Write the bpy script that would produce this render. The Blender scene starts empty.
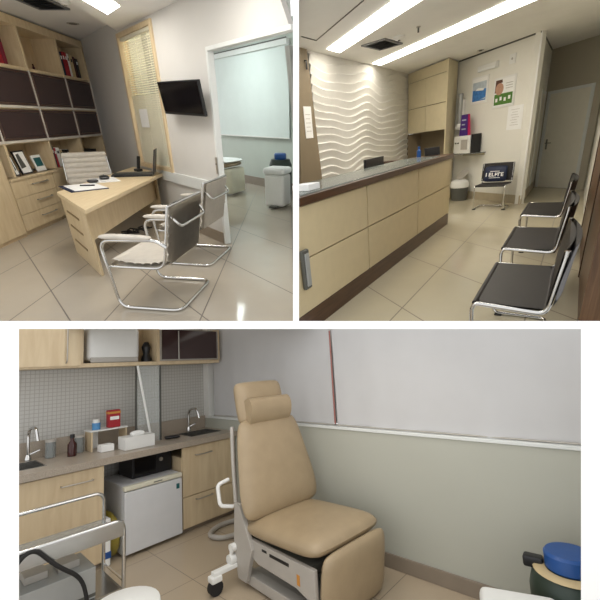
import bpy, bmesh, math, random
from math import sin, cos, pi, radians as R
from mathutils import Matrix, Vector
random.seed(7)
sc = bpy.context.scene
COL = sc.collection

# ---------------------------------------------------------------- materials
def lin(h):
    h = h.lstrip('#')
    o = []
    for i in (0, 2, 4):
        c = int(h[i:i+2], 16) / 255
        o.append(c / 12.92 if c <= .04045 else ((c + .055) / 1.055) ** 2.4)
    return (*o, 1)

def base(name):
    m = bpy.data.materials.new(name); m.use_nodes = True
    nt = m.node_tree
    return m, nt, nt.nodes['Principled BSDF'], nt.nodes.new, nt.links.new

def mat(name, col, rough=.5, metal=0., var=.06, scale=8., bump=0., bscale=60., coat=0., spec=None, stretch=None):
    m, nt, p, N, L = base(name)
    p.inputs['Roughness'].default_value = rough; p.inputs['Metallic'].default_value = metal
    if coat: p.inputs['Coat Weight'].default_value = coat
    if spec is not None: p.inputs['Specular IOR Level'].default_value = spec
    tc = N('ShaderNodeTexCoord'); mp = N('ShaderNodeMapping')
    if stretch: mp.inputs['Scale'].default_value = stretch
    L(tc.outputs['Object'], mp.inputs['Vector'])
    nz = N('ShaderNodeTexNoise'); nz.inputs['Scale'].default_value = scale; nz.inputs['Detail'].default_value = 4
    L(mp.outputs['Vector'], nz.inputs['Vector'])
    r = N('ShaderNodeValToRGB'); c = lin(col)
    r.color_ramp.elements[0].position = .3; r.color_ramp.elements[1].position = .7
    r.color_ramp.elements[0].color = tuple(x * (1 - var) for x in c[:3]) + (1,)
    r.color_ramp.elements[1].color = tuple(min(1, x * (1 + var)) for x in c[:3]) + (1,)
    L(nz.outputs['Fac'], r.inputs['Fac']); L(r.outputs['Color'], p.inputs['Base Color'])
    if bump:
        b = N('ShaderNodeBump'); b.inputs['Strength'].default_value = bump; b.inputs['Distance'].default_value = .01
        n2 = N('ShaderNodeTexNoise'); n2.inputs['Scale'].default_value = bscale
        L(tc.outputs['Object'], n2.inputs['Vector']); L(n2.outputs['Fac'], b.inputs['Height']); L(b.outputs['Normal'], p.inputs['Normal'])
    return m

def wood(name, c1, c2, rough=.45, axis=(1, 12, 12), scale=2.2):
    m, nt, p, N, L = base(name)
    p.inputs['Roughness'].default_value = rough
    tc = N('ShaderNodeTexCoord'); mp = N('ShaderNodeMapping'); mp.inputs['Scale'].default_value = axis
    L(tc.outputs['Object'], mp.inputs['Vector'])
    nz = N('ShaderNodeTexNoise'); nz.inputs['Scale'].default_value = scale; nz.inputs['Detail'].default_value = 6
    nz.inputs['Distortion'].default_value = .6
    L(mp.outputs['Vector'], nz.inputs['Vector'])
    r = N('ShaderNodeValToRGB'); r.color_ramp.elements[0].position = .3; r.color_ramp.elements[1].position = .72
    r.color_ramp.elements[0].color = lin(c1); r.color_ramp.elements[1].color = lin(c2)
    L(nz.outputs['Fac'], r.inputs['Fac']); L(r.outputs['Color'], p.inputs['Base Color'])
    return m

def tiles(name, col, grout, va, a0, da, vb, b0, db, gw=.006, rough=.12, var=.05):
    """flat tiles; va / vb are the two directions across which the joints repeat"""
    m, nt, p, N, L = base(name)
    tc = N('ShaderNodeTexCoord')
    masks = []
    for v, o, d in ((va, a0, da), (vb, b0, db)):
        dt = N('ShaderNodeVectorMath'); dt.operation = 'DOT_PRODUCT'; dt.inputs[1].default_value = v
        L(tc.outputs['Object'], dt.inputs[0])
        s = N('ShaderNodeMath'); s.operation = 'SUBTRACT'; L(dt.outputs['Value'], s.inputs[0]); s.inputs[1].default_value = o
        q = N('ShaderNodeMath'); q.operation = 'DIVIDE'; L(s.outputs[0], q.inputs[0]); q.inputs[1].default_value = d
        fr = N('ShaderNodeMath'); fr.operation = 'FRACT'; L(q.outputs[0], fr.inputs[0])
        ab = N('ShaderNodeMath'); ab.operation = 'SUBTRACT'; L(fr.outputs[0], ab.inputs[0]); ab.inputs[1].default_value = .5
        a2 = N('ShaderNodeMath'); a2.operation = 'ABSOLUTE'; L(ab.outputs[0], a2.inputs[0])
        g = N('ShaderNodeMath'); g.operation = 'GREATER_THAN'; L(a2.outputs[0], g.inputs[0]); g.inputs[1].default_value = .5 - gw / d
        masks.append(g)
    mx = N('ShaderNodeMath'); mx.operation = 'MAXIMUM'; L(masks[0].outputs[0], mx.inputs[0]); L(masks[1].outputs[0], mx.inputs[1])
    nz = N('ShaderNodeTexNoise'); nz.inputs['Scale'].default_value = 3; nz.inputs['Detail'].default_value = 5
    L(tc.outputs['Object'], nz.inputs['Vector'])
    r = N('ShaderNodeValToRGB'); c = lin(col)
    r.color_ramp.elements[0].color = tuple(x * (1 - var) for x in c[:3]) + (1,); r.color_ramp.elements[1].color = tuple(x * (1 + var) for x in c[:3]) + (1,)
    L(nz.outputs['Fac'], r.inputs['Fac'])
    mc = N('ShaderNodeMix'); mc.data_type = 'RGBA'; L(mx.outputs[0], mc.inputs['Factor']); L(r.outputs['Color'], mc.inputs['A']); mc.inputs['B'].default_value = lin(grout)
    L(mc.outputs['Result'], p.inputs['Base Color'])
    rr = N('ShaderNodeMath'); rr.operation = 'MULTIPLY_ADD'; L(mx.outputs[0], rr.inputs[0]); rr.inputs[1].default_value = .5; rr.inputs[2].default_value = rough
    L(rr.outputs[0], p.inputs['Roughness'])
    return m

def emit(name, col, s):
    m, nt, p, N, L = base(name)
    p.inputs['Base Color'].default_value = (.8, .8, .8, 1)
    p.inputs['Emission Color'].default_value = lin(col); p.inputs['Emission Strength'].default_value = s
    return m

def glass(name, col, rough=.05, alpha=.35):
    m, nt, p, N, L = base(name)
    p.inputs['Base Color'].default_value = lin(col); p.inputs['Roughness'].default_value = rough
    p.inputs['Alpha'].default_value = alpha
    return m

M = {}
M['maple'] = wood('maple_veneer', '#cfb993', '#dcc9a6', .42, (3, 3, .5), 6)
M['maple_h'] = wood('maple_veneer_flat', '#d9c29a', '#e6d3af', .38, (6, .6, 6), 5)
M['maple_in'] = wood('maple_inside', '#bda581', '#cdb693', .5, (3, 3, .5), 6)
M['maple3'] = wood('oak_veneer', '#cbb592', '#dac7a5', .42, (3, 3, .4), 6)
M['walnut'] = wood('walnut', '#3f2a1c', '#5d402b', .35, (.6, 8, 8), 5)
M['walnut_v'] = wood('walnut_upright', '#5a412c', '#7a5b40', .4, (8, 8, .5), 5)
M['cream'] = mat('cream_laminate', '#cdbd97', .4, var=.03)
M['cream_n'] = mat('cream_cabinet', '#d3c7a6', .45, var=.03)
M['brown_glass'] = mat('dark_brown_glass', '#3d2c2b', .12, var=.12, scale=2, coat=.3)
M['alu'] = mat('brushed_aluminium', '#b9b3aa', .38, .8, var=.04)
M['chrome'] = mat('chrome', '#d2d2d0', .12, 1, var=.02)
M['wall_gr'] = mat('grey_paint', '#d3d1cc', .75, var=.02, scale=2)
M['wall_w'] = mat('warm_white_paint', '#e4e2d8', .7, var=.02, scale=2)
M['wall_tan'] = mat('tan_paint', '#85775f', .7, var=.03, scale=2)
M['wall_sage'] = mat('pale_grey_green_paint', '#b6b7ab', .6, var=.02, scale=2)
M['wall_far'] = mat('pale_green_paint', '#c3cbc3', .7, var=.02, scale=2)
M['ceil'] = mat('ceiling_plaster', '#ecebe9', .85, var=.02, scale=3)
M['ceil2'] = mat('ceiling_plaster_warm', '#efeee9', .85, var=.02, scale=3)
M['plaster'] = mat('white_wave_plaster', '#dcdad3', .65, var=.02)
M['white'] = mat('white_plastic', '#e6e6e2', .35, var=.02)
M['white_m'] = mat('white_matt_paint', '#fbfbfa', .8, var=.0)
M['door_w'] = mat('white_door_paint', '#e4e1d4', .5, var=.02)
M['frame_w'] = mat('white_frame_paint', '#dfe2df', .45, var=.02)
M['base_tan'] = mat('tan_skirting_tile', '#b5a88e', .3, var=.05)
M['base_br'] = mat('grey_brown_skirting', '#8d8172', .35, var=.05)
M['black'] = mat('black_plastic', '#17171a', .35, var=.1)
M['rubber'] = mat('black_rubber', '#1c1b1b', .7, var=.1)
M['screen'] = mat('black_screen', '#0b0b0e', .15, var=.05)
M['leather_b'] = mat('dark_brown_leather', '#211c19', .48, var=.12, scale=20, bump=.15, bscale=200)
M['leather_g'] = mat('light_grey_leather', '#cbc4b8', .45, var=.05, scale=14, bump=.1, bscale=160)
M['leather_t'] = mat('tan_vinyl', '#a28f72', .4, var=.05, scale=10, bump=.06, bscale=120)
M['sheet'] = mat('white_paper_sheet', '#eceeec', .6, var=.02)
M['paper'] = mat('paper', '#efefec', .7, var=.02)
M['granite'] = mat('beige_granite', '#a89c8d', .28, var=.22, scale=160)
M['steel'] = mat('stainless_steel', '#a9a8a4', .25, .9, var=.05)
M['grey_metal'] = mat('grey_enamel', '#b3aea6', .4, .1, var=.04)
M['grey_dark'] = mat('dark_grey_plastic', '#55554f', .45, var=.08)
M['machine'] = mat('grey_painted_metal', '#a3a5a3', .4, .2, var=.05)
M['fridge'] = mat('white_enamel', '#d7d8d9', .3, var=.02)
M['fridge_top'] = mat('ivory_plastic', '#dedac6', .4, var=.03)
M['blind'] = mat('roller_blind_fabric', '#c8c8c8', .8, var=.03, scale=3)
M['blind_far'] = mat('white_blind_fabric', '#dfe8e5', .8, var=.02, scale=3)
M['slat'] = mat('cream_slat', '#e3dfcb', .5, var=.03)
M['red'] = mat('red_cloth', '#a3202a', .5, var=.1); M['redd'] = mat('dark_red_cloth', '#7d1c30', .5, var=.1)
M['navy'] = mat('navy_cloth', '#17223f', .6, var=.1, scale=30); M['purple'] = mat('purple_card', '#4a2a80', .5, var=.08); M['pink'] = mat('magenta_card', '#b52558', .5, var=.08)
M['maroon'] = mat('maroon_cloth', '#4a1c26', .5, var=.1); M['tanb'] = mat('tan_cloth', '#c9b48a', .5, var=.1)
M['green'] = mat('bottle_green_plastic', '#26352c', .4, var=.1); M['blue'] = mat('blue_plastic', '#1d4f93', .35, var=.06); M['sky'] = mat('light_blue_plastic', '#4f8bbd', .4, var=.06)
M['teal'] = mat('teal_print', '#1f5f62', .5, var=.06); M['grass'] = mat('green_print', '#4c7a2c', .6, var=.2, scale=40); M['skin'] = mat('peach_print', '#b98f77', .6, var=.1, scale=30)
M['sea'] = mat('blue_print', '#3d78ba', .6, var=.25, scale=25); M['haze'] = mat('pale_blue_print', '#b9c4cc', .6, var=.1, scale=20); M['hairp'] = mat('brown_print', '#5b3a2c', .6, var=.1)
M['amber'] = mat('amber_glass', '#3a1410', .15, var=.1); M['orange'] = mat('orange_sticker', '#c98a3c', .5, var=.1)
M['yellow'] = mat('olive_plastic_bag', '#8d7f33', .35, var=.2, scale=10, bump=.5, bscale=18)
M['clear'] = glass('clear_glass', '#e8efee', .03, .22); M['clear_top'] = glass('tinted_glass', '#aeb8b3', .06, .55); M['clear_gr'] = glass('clear_shelf_glass', '#9fa5a4', .08, .5)
M['bronze'] = mat('bronze_frame', '#6a534b', .35, .5)
M['profile'] = mat('pale_edge_profile', '#d9d3c8', .4, .1, var=.03)
M['vent'] = mat('vent_grey_metal', '#7c7d7f', .5, .2, var=.04)
M['wall_corr'] = mat('warm_grey_paint', '#b5ae9c', .7, var=.02, scale=2)
M['grv'] = mat('dark_maple_groove', '#8d7650', .6)
M['copper'] = mat('pinkish_cord', '#a06a63', .6, var=.05)
M['lamp1'] = emit('lamp_white_panel', '#fffaf2', 17)
M['lamp2'] = emit('lamp_white_strip', '#fff7ea', 12)
M['lampx'] = emit('lamp_exam_room', '#f0fbf8', 14)
M['lamp3'] = emit('lamp_treatment_room', '#fffaf4', 2.4)
M['lampc'] = emit('lamp_corridor', '#fff5e4', 6)
M['blind_glow'] = emit('added_blind_backlight', '#fff5dc', 26)
def obl(u, w):
    """rows that turn a plan point into its steps along u and w"""
    d = u[0] * w[1] - u[1] * w[0]
    return (w[1] / d, -w[0] / d, 0), (-u[1] / d, u[0] / d, 0)
ra, rb = obl((-.027, 1.), (-.649, .76))
M['floor1'] = tiles('porcelain_floor_office', '#b3aa9b', '#6a6259', ra, .5, 1.46, rb, -.05, 1.32, gw=.009, rough=.1)
ra, rb = obl((.604, .797), (-.257, .966))
M['floor2'] = tiles('porcelain_floor_reception', '#c1b89f', '#7d7463', ra, 3.6, 1.3, rb, 1.5, 1.3, gw=.008, rough=.1)
ra, rb = (.671, .7415, 0), (-.7415, .671, 0)
M['floor3'] = tiles('porcelain_floor_treatment', '#b6a68f', '#7c7060', ra, .37, .6, rb, -.38, .6, gw=.003, rough=.16)
M['mosaic'] = tiles('white_mosaic', '#c3c2bd', '#a6a39c', (1, 0, 0), 0, .034, (0, 0, 1), 0, .034, gw=.0026, rough=.2, var=.04)

# ---------------------------------------------------------------- mesh builder
class MB:
    def __init__(s): s.b = bmesh.new()
    def face(s, pts):
        return s.b.faces.new([s.b.verts.new(p) for p in pts])
    def box(s, x0, x1, y0, y1, z0, z1, bev=0., seg=2):
        v = [s.b.verts.new((x, y, z)) for z in (z0, z1) for x, y in ((x0, y0), (x1, y0), (x1, y1), (x0, y1))]
        fs = [s.b.faces.new([v[i] for i in q]) for q in ((3, 2, 1, 0), (4, 5, 6, 7), (0, 1, 5, 4), (1, 2, 6, 5), (2, 3, 7, 6), (3, 0, 4, 7))]
        if bev:
            s.wn = True
            es = list({e for f in fs for e in f.edges})
            bmesh.ops.bevel(s.b, geom=es, offset=bev, segments=seg, affect='EDGES', profile=.5)
        return v
    def prism(s, poly, z0, z1, bev=0., seg=2):
        """poly counter-clockwise in plan"""
        a = sum(poly[i][0] * poly[(i + 1) % len(poly)][1] - poly[(i + 1) % len(poly)][0] * poly[i][1] for i in range(len(poly)))
        if a < 0: poly = poly[::-1]
        n = len(poly)
        lo = [s.b.verts.new((p[0], p[1], z0)) for p in poly]; hi = [s.b.verts.new((p[0], p[1], z1)) for p in poly]
        fs = [s.b.faces.new(lo[::-1]), s.b.faces.new(hi)]
        fs += [s.b.faces.new((lo[i], lo[(i + 1) % n], hi[(i + 1) % n], hi[i])) for i in range(n)]
        if bev:
            s.wn = True
            es = list({e for f in fs for e in f.edges})
            bmesh.ops.bevel(s.b, geom=es, offset=bev, segments=seg, affect='EDGES', profile=.5)
    def plate(s, prof, y0, y1, bev=0., seg=2):
        """outline given in x,z and thickened along y"""
        a = sum(prof[i][0] * prof[(i + 1) % len(prof)][1] - prof[(i + 1) % len(prof)][0] * prof[i][1] for i in range(len(prof)))
        if a < 0: prof = prof[::-1]
        n = len(prof)
        f_ = [s.b.verts.new((p[0], y0, p[1])) for p in prof]; k_ = [s.b.verts.new((p[0], y1, p[1])) for p in prof]
        fs = [s.b.faces.new(f_), s.b.faces.new(k_[::-1])]
        fs += [s.b.faces.new((f_[(i + 1) % n], f_[i], k_[i], k_[(i + 1) % n])) for i in range(n)]
        if bev:
            s.wn = True
            es = list({e for f in fs for e in f.edges})
            bmesh.ops.bevel(s.b, geom=es, offset=bev, segments=seg, affect='EDGES', profile=.5)
    def slab(s, prof, x0, x1, bev=0., seg=2):
        """outline given in y,z and thickened along x"""
        n0 = len(s.b.verts); s.b.verts.ensure_lookup_table()
        old = set(s.b.verts)
        s.plate(prof, x0, x1, bev, seg)
        for v in s.b.verts:
            if v not in old: v.co = Vector((v.co.y, v.co.x, v.co.z))
        bmesh.ops.reverse_faces(s.b, faces=[f for f in s.b.faces if all(v not in old for v in f.verts)])
    def tube(s, pts, r, n=10, closed=False, r2=None):
        pts = [Vector(p) for p in pts]; k = len(pts)
        rings = []; up = None
        for i, p in enumerate(pts):
            if closed: t = (pts[(i + 1) % k] - pts[i - 1])
            else: t = pts[min(i + 1, k - 1)] - pts[max(i - 1, 0)]
            t.normalize()
            if up is None:
                up = Vector((0, 0, 1)) if abs(t.z) < .9 else Vector((1, 0, 0))
            up = (up - t * up.dot(t)).normalized(); sd = t.cross(up)
            rr = r if r2 is None else r + (r2 - r) * i / (k - 1)
            rings.append([s.b.verts.new(p + (up * cos(2 * pi * j / n) + sd * sin(2 * pi * j / n)) * rr) for j in range(n)])
        m = k if closed else k - 1
        for i in range(m):
            a, c = rings[i], rings[(i + 1) % k]
            for j in range(n): s.b.faces.new((a[j], a[(j + 1) % n], c[(j + 1) % n], c[j]))
        if not closed:
            s.b.faces.new(rings[0][::-1]); s.b.faces.new(rings[-1])
    def cyl(s, p0, p1, r, n=20): s.tube([p0, p1], r, n)
    def lathe(s, prof, c=(0, 0, 0), n=28, cap=True):
        rings = [[s.b.verts.new((c[0] + r * cos(2 * pi * j / n), c[1] + r * sin(2 * pi * j / n), c[2] + z)) for j in range(n)] for r, z in prof]
        for a, d in zip(rings, rings[1:]):
            for j in range(n): s.b.faces.new((a[j], a[(j + 1) % n], d[(j + 1) % n], d[j]))
        if cap:
            if prof[0][0] > 1e-4: s.b.faces.new(rings[0][::-1])
            if prof[-1][0] > 1e-4: s.b.faces.new(rings[-1])
    def grid(s, fn, nu, nv):
        g = [[s.b.verts.new(fn(i / nu, j / nv)) for j in range(nv + 1)] for i in range(nu + 1)]
        for i in range(nu):
            for j in range(nv): s.b.faces.new((g[i][j], g[i + 1][j], g[i + 1][j + 1], g[i][j + 1]))
    def cushion(s, w, d, t, bev=None, crown=.25, n=10):
        """a stuffed pad: w x d, thickness t, soft edge, centred, underside at z=0"""
        def top(u, v, sg):
            x = (u - .5) * 2; y = (v - .5) * 2
            e = (1 - abs(x) ** 6) ** .5 * (1 - abs(y) ** 6) ** .5 if abs(x) < 1 and abs(y) < 1 else 0
            cr = (1 - x * x) * (1 - y * y) * crown
            k = 1 - .085 * (abs(x) ** 5) * (abs(y) ** 5)
            return (x * w / 2 * k, y * d / 2 * k, t / 2 + sg * t / 2 * (e * (1 - crown * .5) + cr * .5))
        def ease(q):
            q = q * 2 - 1
            return (sin(q * pi / 2) + 1) / 2
        g = {}
        for sg in (1, -1):
            for i in range(n + 1):
                for j in range(n + 1):
                    k = (i, j, sg) if 0 < i < n and 0 < j < n else (i, j, 0)
                    if k not in g: g[k] = s.b.verts.new(top(ease(i / n), ease(j / n), sg if k[2] else 0))
            K = lambda i, j: g[(i, j, sg) if 0 < i < n and 0 < j < n else (i, j, 0)]
            for i in range(n):
                for j in range(n):
                    q = (K(i, j), K(i + 1, j), K(i + 1, j + 1), K(i, j + 1))
                    s.b.faces.new(q if sg > 0 else q[::-1])
    def move(s, mx, start=0):
        s.b.verts.ensure_lookup_table()
        bmesh.ops.transform(s.b, matrix=mx, verts=s.b.verts[start:])
    def count(s): return len(s.b.verts)
    wn = False
    def build(s, name, m, parent=None, smooth=True):
        me = bpy.data.meshes.new(name); s.b.normal_update(); s.b.to_mesh(me); s.b.free()
        for mm in (m if isinstance(m, (list, tuple)) else [m]): me.materials.append(mm)
        if smooth:
            me.polygons.foreach_set('use_smooth', [True] * len(me.polygons))
            me.set_sharp_from_angle(angle=R(38))
        o = bpy.data.objects.new(name, me); COL.objects.link(o)
        if s.wn: o.modifiers.new('flat_faces', 'WEIGHTED_NORMAL').keep_sharp = True
        if parent: o.parent = parent
        return o

def fil(pts, r=.05, n=5):
    """round the corners of a polyline"""
    pts = [Vector(p) for p in pts]; out = [pts[0]]
    for a, b, c in zip(pts, pts[1:], pts[2:]):
        u = a - b; v = c - b; d = min(r, u.length * .49, v.length * .49)
        p, q = b + u.normalized() * d, b + v.normalized() * d
        for i in range(n + 1):
            t = i / n; out.append((1 - t) ** 2 * p + 2 * t * (1 - t) * b + t * t * q)
    return out + [pts[-1]]

def bx(*a, bev=0., seg=2):
    m = MB(); m.box(*a, bev=bev, seg=seg); return m
def tb(pts, r, n=10, **k):
    m = MB(); m.tube(pts, r, n, **k); return m

# ---------------------------------------------------------------- placing
def T(x, y, z=0): return Matrix.Translation((x, y, z))
def RZ(a): return Matrix.Rotation(R(a), 4, 'Z')
def RX(a): return Matrix.Rotation(R(a), 4, 'X')
def RY(a): return Matrix.Rotation(R(a), 4, 'Y')
def tag(o, label, cat, group=None):
    o['label'] = label; o['category'] = cat
    if group: o['group'] = group
    return o
def thing(name, frame, label, cat, group=None):
    o = bpy.data.objects.new(name, None); COL.objects.link(o); o.matrix_world = frame; o.empty_display_size = .1
    return tag(o, label, cat, group)
def solo(name, mb, m, frame, label, cat, group=None):
    o = mb.build(name, m); o.matrix_world = frame
    return tag(o, label, cat, group)
def struct(name, mb, m, frame, smooth=False):
    o = mb.build(name, m, smooth=smooth); o.matrix_world = frame; o['kind'] = 'structure'
    return o
def copy_tree(o, frame, label, group):
    c = o.copy(); COL.objects.link(c)
    if frame is not None: c.matrix_world = frame
    if label: c['label'] = label
    if group: c['group'] = group
    for ch in list(o.children):
        k = ch.copy(); COL.objects.link(k); k.parent = c
        for g in list(ch.children):
            q = g.copy(); COL.objects.link(q); q.parent = k
    return c

# The three rooms. The office stands level; the reception next door and the treatment room below are set at their own tilt.
F1 = Matrix.Identity(4)
F2 = T(.1663, -.1024, .0628) @ RZ(3.364) @ RY(-6.142) @ RX(-4.281)
F3 = T(.0831, -.8763, .3354) @ RZ(1.533) @ RY(-2.809) @ RX(-35.838)

# ================================================================ OFFICE (room 1)
CAB = F1 @ T(-4.10, 4.91) @ RZ(91.55)          # bookcase wall, +x away from the camera, -y into the room
TVW = F1 @ T(-4.20, 8.78) @ RZ(-49.5)          # wall with the window and the television
FAR = F1 @ T(-3.56, 13.16) @ RZ(-49.5)         # far wall of the exam room next door

struct('floor_office', bx(-5.2, -.05, 2.74, 13.6, -.02, 0), M['floor1'], F1)
struct('wall_bookcase', bx(-3.0, 4.4, .46, .56, -.02, 3.0), M['wall_gr'], CAB)
WB = MB()
for a in ((-.9, 2.07, 0, .12, 0, 2.95), (2.07, 3.47, 0, .12, 0, .80), (2.07, 3.47, 0, .12, 2.70, 2.95), (3.47, 4.86, 0, .06, 0, 2.95)): WB.box(*a)
WB.plate([(4.86, 2.25), (6.32, 2.25), (5.90, 2.95), (4.86, 2.95)], 0, .06)
struct('wall_television', WB, M['wall_gr'], TVW)
struct('trim_1', bx(4.845, 4.885, -.012, .07, 0, 2.25, bev=.004), M['frame_w'], TVW)
struct('trim_2', bx(4.885, 6.36, -.012, .07, 2.21, 2.25, bev=.004), M['frame_w'], TVW)
struct('baseboard_television', bx(3.4, 4.84, -.018, 0, 0, .15, bev=.003), M['base_br'], TVW)
struct('trim_3', bx(3.0, 4.62, -.03, 0, .66, .81, bev=.006), M['frame_w'], TVW)
m = MB(); m.prism([(-5.0, 3.2), (-2.42, 3.2), (-2.87, 9.2), (-5.0, 9.6)], 2.87, 2.97)
struct('ceiling_bookcase', m, M['ceil'], F1)
m = MB(); m.prism([(-2.42, 3.2), (-.05, 3.2), (-.12, 5.2), (-2.86, 7.3)], 2.74, 2.99)
struct('ceiling_office', m, M['ceil'], F1)
struct('wall_far', bx(-1.5, 5.33, 0, .1, 0, 3.3), M['wall_far'], FAR)
struct('baseboard_far', bx(-1.4, 5.30, -.02, 0, 0, .2, bev=.003), M['base_br'], FAR)
m = MB(); m.prism([(-.14, 5.0), (-4.2, 9.1), (-4.4, 14.2), (-.2, 11.3)], 3.3, 3.4)
struct('ceiling_far', m, M['ceil'], F1)
# added tapered wall between office and reception, leaning to stay behind the gutter bar
PT = MB()
lo = [(-.058, 2.80, -.02), (-.185, 11.6, -.02), (-.022, 11.6, -.02), (-.0095, 2.80, -.02)]
hi = [(-.058, 4.62, 3.3), (-.16, 11.6, 3.3), (-.022, 11.6, 3.3), (-.0095, 4.62, 3.3)]
vl = [PT.b.verts.new(p) for p in lo]; vh = [PT.b.verts.new(p) for p in hi]
PT.b.faces.new(vl); PT.b.faces.new(vh[::-1])
for i in range(4): PT.b.faces.new((vl[(i + 1) % 4], vl[i], vh[i], vh[(i + 1) % 4]))
struct('wall_between', PT, M['white_m'], F1)

# --- bookcase: three open bays on top, six dark flap doors, three low niches
bk = thing('bookcase', CAB, 'tall light maple bookcase with open niches and dark brown glass flap doors', 'bookcase')
XS = [-.37, .78, 1.87, 2.91, 3.85]; ZS = [.80, 1.24, 1.69, 2.20, 2.74]
m = MB()
m.box(-.37, 3.85, .40, .43, .80, 2.80)
m.build('back_panel', M['maple_in'], bk)
for i, x in enumerate(XS):
    bx(x - .024, x + .024, -.004, .40, .80, 2.78, bev=.002).build('upright', M['maple'], bk)
for z in ZS[1:4]:
    bx(-.37, 3.85, 0, .40, z - .022, z + .022, bev=.002).build('shelf', M['maple'], bk)
bx(-.37, 3.87, -.01, .43, 2.735, 2.845, bev=.002).build('top_board', M['maple'], bk)
for r in (1, 2):
    for c in range(4):
        x0, x1, z0, z1 = XS[c] + .034, XS[c + 1] - .034, ZS[r] + .030, ZS[r + 1] - .030
        d = bx(x0 + .03, x1 - .03, -.012, .004, z0 + .03, z1 - .03).build('flap_door', M['brown_glass'], bk)
        m = MB()
        for q in ((x0, x1, z0, z0 + .026), (x0, x1, z1 - .026, z1)): m.box(q[0], q[1], -.016, .006, q[2], q[3], bev=.002)
        for q in (x0, x1 - .026): m.box(q, q + .026, -.0155, .0055, z0 + .026, z1 - .026)
        m.build('door_frame', M['bronze'], d)
        m = MB(); m.box(x0 - .03, x1 + .03, -.024, -.0, z0 - .036, z0 - .004); m.box(x1 + .004, x1 + .032, -.023, -.001, z0 - .004, z1 + .02); m.build('edge_profile', M['profile'], d)
# --- low drawers under the bookcase
def drawer_unit(x0, x1, label):
    t = thing('drawer_cabinet', CAB @ T(x0, -.06), label, 'drawer unit', 'drawer cabinets under the bookcase')
    w = x1 - x0
    bx(0.002, w - .002, .02, .5, .06, .76).build('body', M['maple_in'], t)
    bx(0.01, w - .01, .05, .5, 0, .06).build('plinth', M['maple'], t)
    for k in range(3):
        d = bx(.004, w - .004, 0, .02, .07 + k * .232, .297 + k * .232, bev=.003).build('drawer', M['maple'], t)
        zc = .215 + k * .232
        xc = w * .62
        tb(fil([(xc - .19, 0, zc), (xc - .19, -.035, zc), (xc + .19, -.035, zc), (xc + .19, 0, zc)], .015), .009, 8).build('handle', M['alu'], d)
    return t
drawer_unit(.55, 1.60, 'light maple three drawer cabinet beside the tall plain door under the bookcase')
drawer_unit(1.61, 2.70, 'light maple drawer cabinet behind the grey swivel chair and desk')
drawer_unit(2.71, 3.40, 'light maple drawer cabinet in the corner, mostly hidden by the desk')
solo('counter_ledge', bx(.56, 3.70, -.08, -.006, .765, .80, bev=.003), M['maple'], CAB, 'projecting maple ledge along the top of the drawers below the low niches', 'counter')
t = thing('cupboard', CAB @ T(-.45, -.055), 'plain tall maple cupboard at the left edge beside the drawers', 'cupboard')
bx(0, .99, .02, .04, 0, 1.22).build('body', M['maple_in'], t)
bx(0.003, .987, 0, .02, .05, 1.22, bev=.003).build('door', M['maple'], t)

# books in the top bays
def book(x, z, w, h, d, col, label, frame=CAB, y=.06, group='books on the top shelf', lean=0):
    t = thing('book', frame @ T(x, y, z) @ RY(lean), label, 'book', group)
    bx(0, w, 0, d, 0, h, bev=.003).build('cover', M[col], t)
    bx(.004, w - .004, .006, d + .001, .003, h + .001).build('pages', M['paper'], t)
    bx(w * .2, w * .8, -.0012, .002, h * .70, h * .84).build('spine_label', M['paper' if col in ('red', 'black', 'navy') else 'black'], t)
for x, w, h, c, l in ((2.93, .07, .33, 'black', 'black book at the left end of the row in the top right bay'),
                      (3.02, .07, .36, 'navy', 'navy book beside the black one in the top right bay'),
                      (3.10, .075, .37, 'red', 'left one of two bright red books in the top right bay'),
                      (3.18, .075, .37, 'red', 'right one of two bright red books in the top right bay'),
                      (3.27, .055, .36, 'paper', 'thin white book right of the red books in the top bay'),
                      (3.35, .10, .35, 'tanb', 'thick tan book in the top right bay'),
                      (3.47, .06, .34, 'maroon', 'maroon book second from the right end of the top bay'),
                      (3.55, .09, .32, 'black', 'dark book at the right end of the row in the top right bay')):
    book(x + .05, ZS[3] + .023, w * .95, h, .22, c, l)
for k, (x, h) in enumerate(((1.28, .40), (1.37, .42), (1.46, .38))):
    book(x, ZS[3] + .023, .08, h, .22, ('redd', 'red', 'redd')[k],
         ('dark red book nearest the left edge in the top left bay', 'tallest red book in the top left bay', 'shorter dark red book, right one of the three in the top left bay')[k])
t = thing('figurine', CAB @ T(2.40, .2, ZS[3] + .0235) @ Matrix.Scale(.6, 4), 'tiny dark figurine alone in the middle top bay', 'figurine')
m = MB(); m.lathe([(.05, 0), (.05, .015), (.02, .03)]); m.build('stand', M['black'], t)
m = MB(); m.lathe([(.02, .03), (.035, .09), (.012, .13), (.022, .15), (.015, .175), (0, .18)]); m.build('body', M['maroon'], t)

# low niches: framed photographs, folders, box of papers
def picture_frame(x, w, h, lab, inner):
    t = thing('photo_frame', CAB @ T(x, .03, .803) @ RX(-12), lab, 'picture frame', 'frames in the low niche')
    bx(0, w, 0, .018, 0, h, bev=.003).build('frame', M['black'] if inner != 'teal' else M['white'], t)
    bx(.02, w - .02, -.002, .004, .02, h - .02).build('mount', M['paper'], t)
    m = MB()
    if inner == 'teal': m.box(.03, w - .03, -.004, .0, h * .3, h - .04)
    else: m.plate([(.03, h * .25), (w * .6, h * .3), (w * .45, h - .04), (.05, h - .05)], -.004, 0)
    m.build('print', M['teal'] if inner == 'teal' else M['grey_dark'], t)
picture_frame(.86, .10, .28, 'dark frame at the far left of the low niche', 'dark')
picture_frame(1.02, .26, .33, 'larger black frame with white mount leaning in the low left niche', 'dark')
picture_frame(1.40, .24, .24, 'white frame with a teal print in the low left niche', 'teal')
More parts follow.
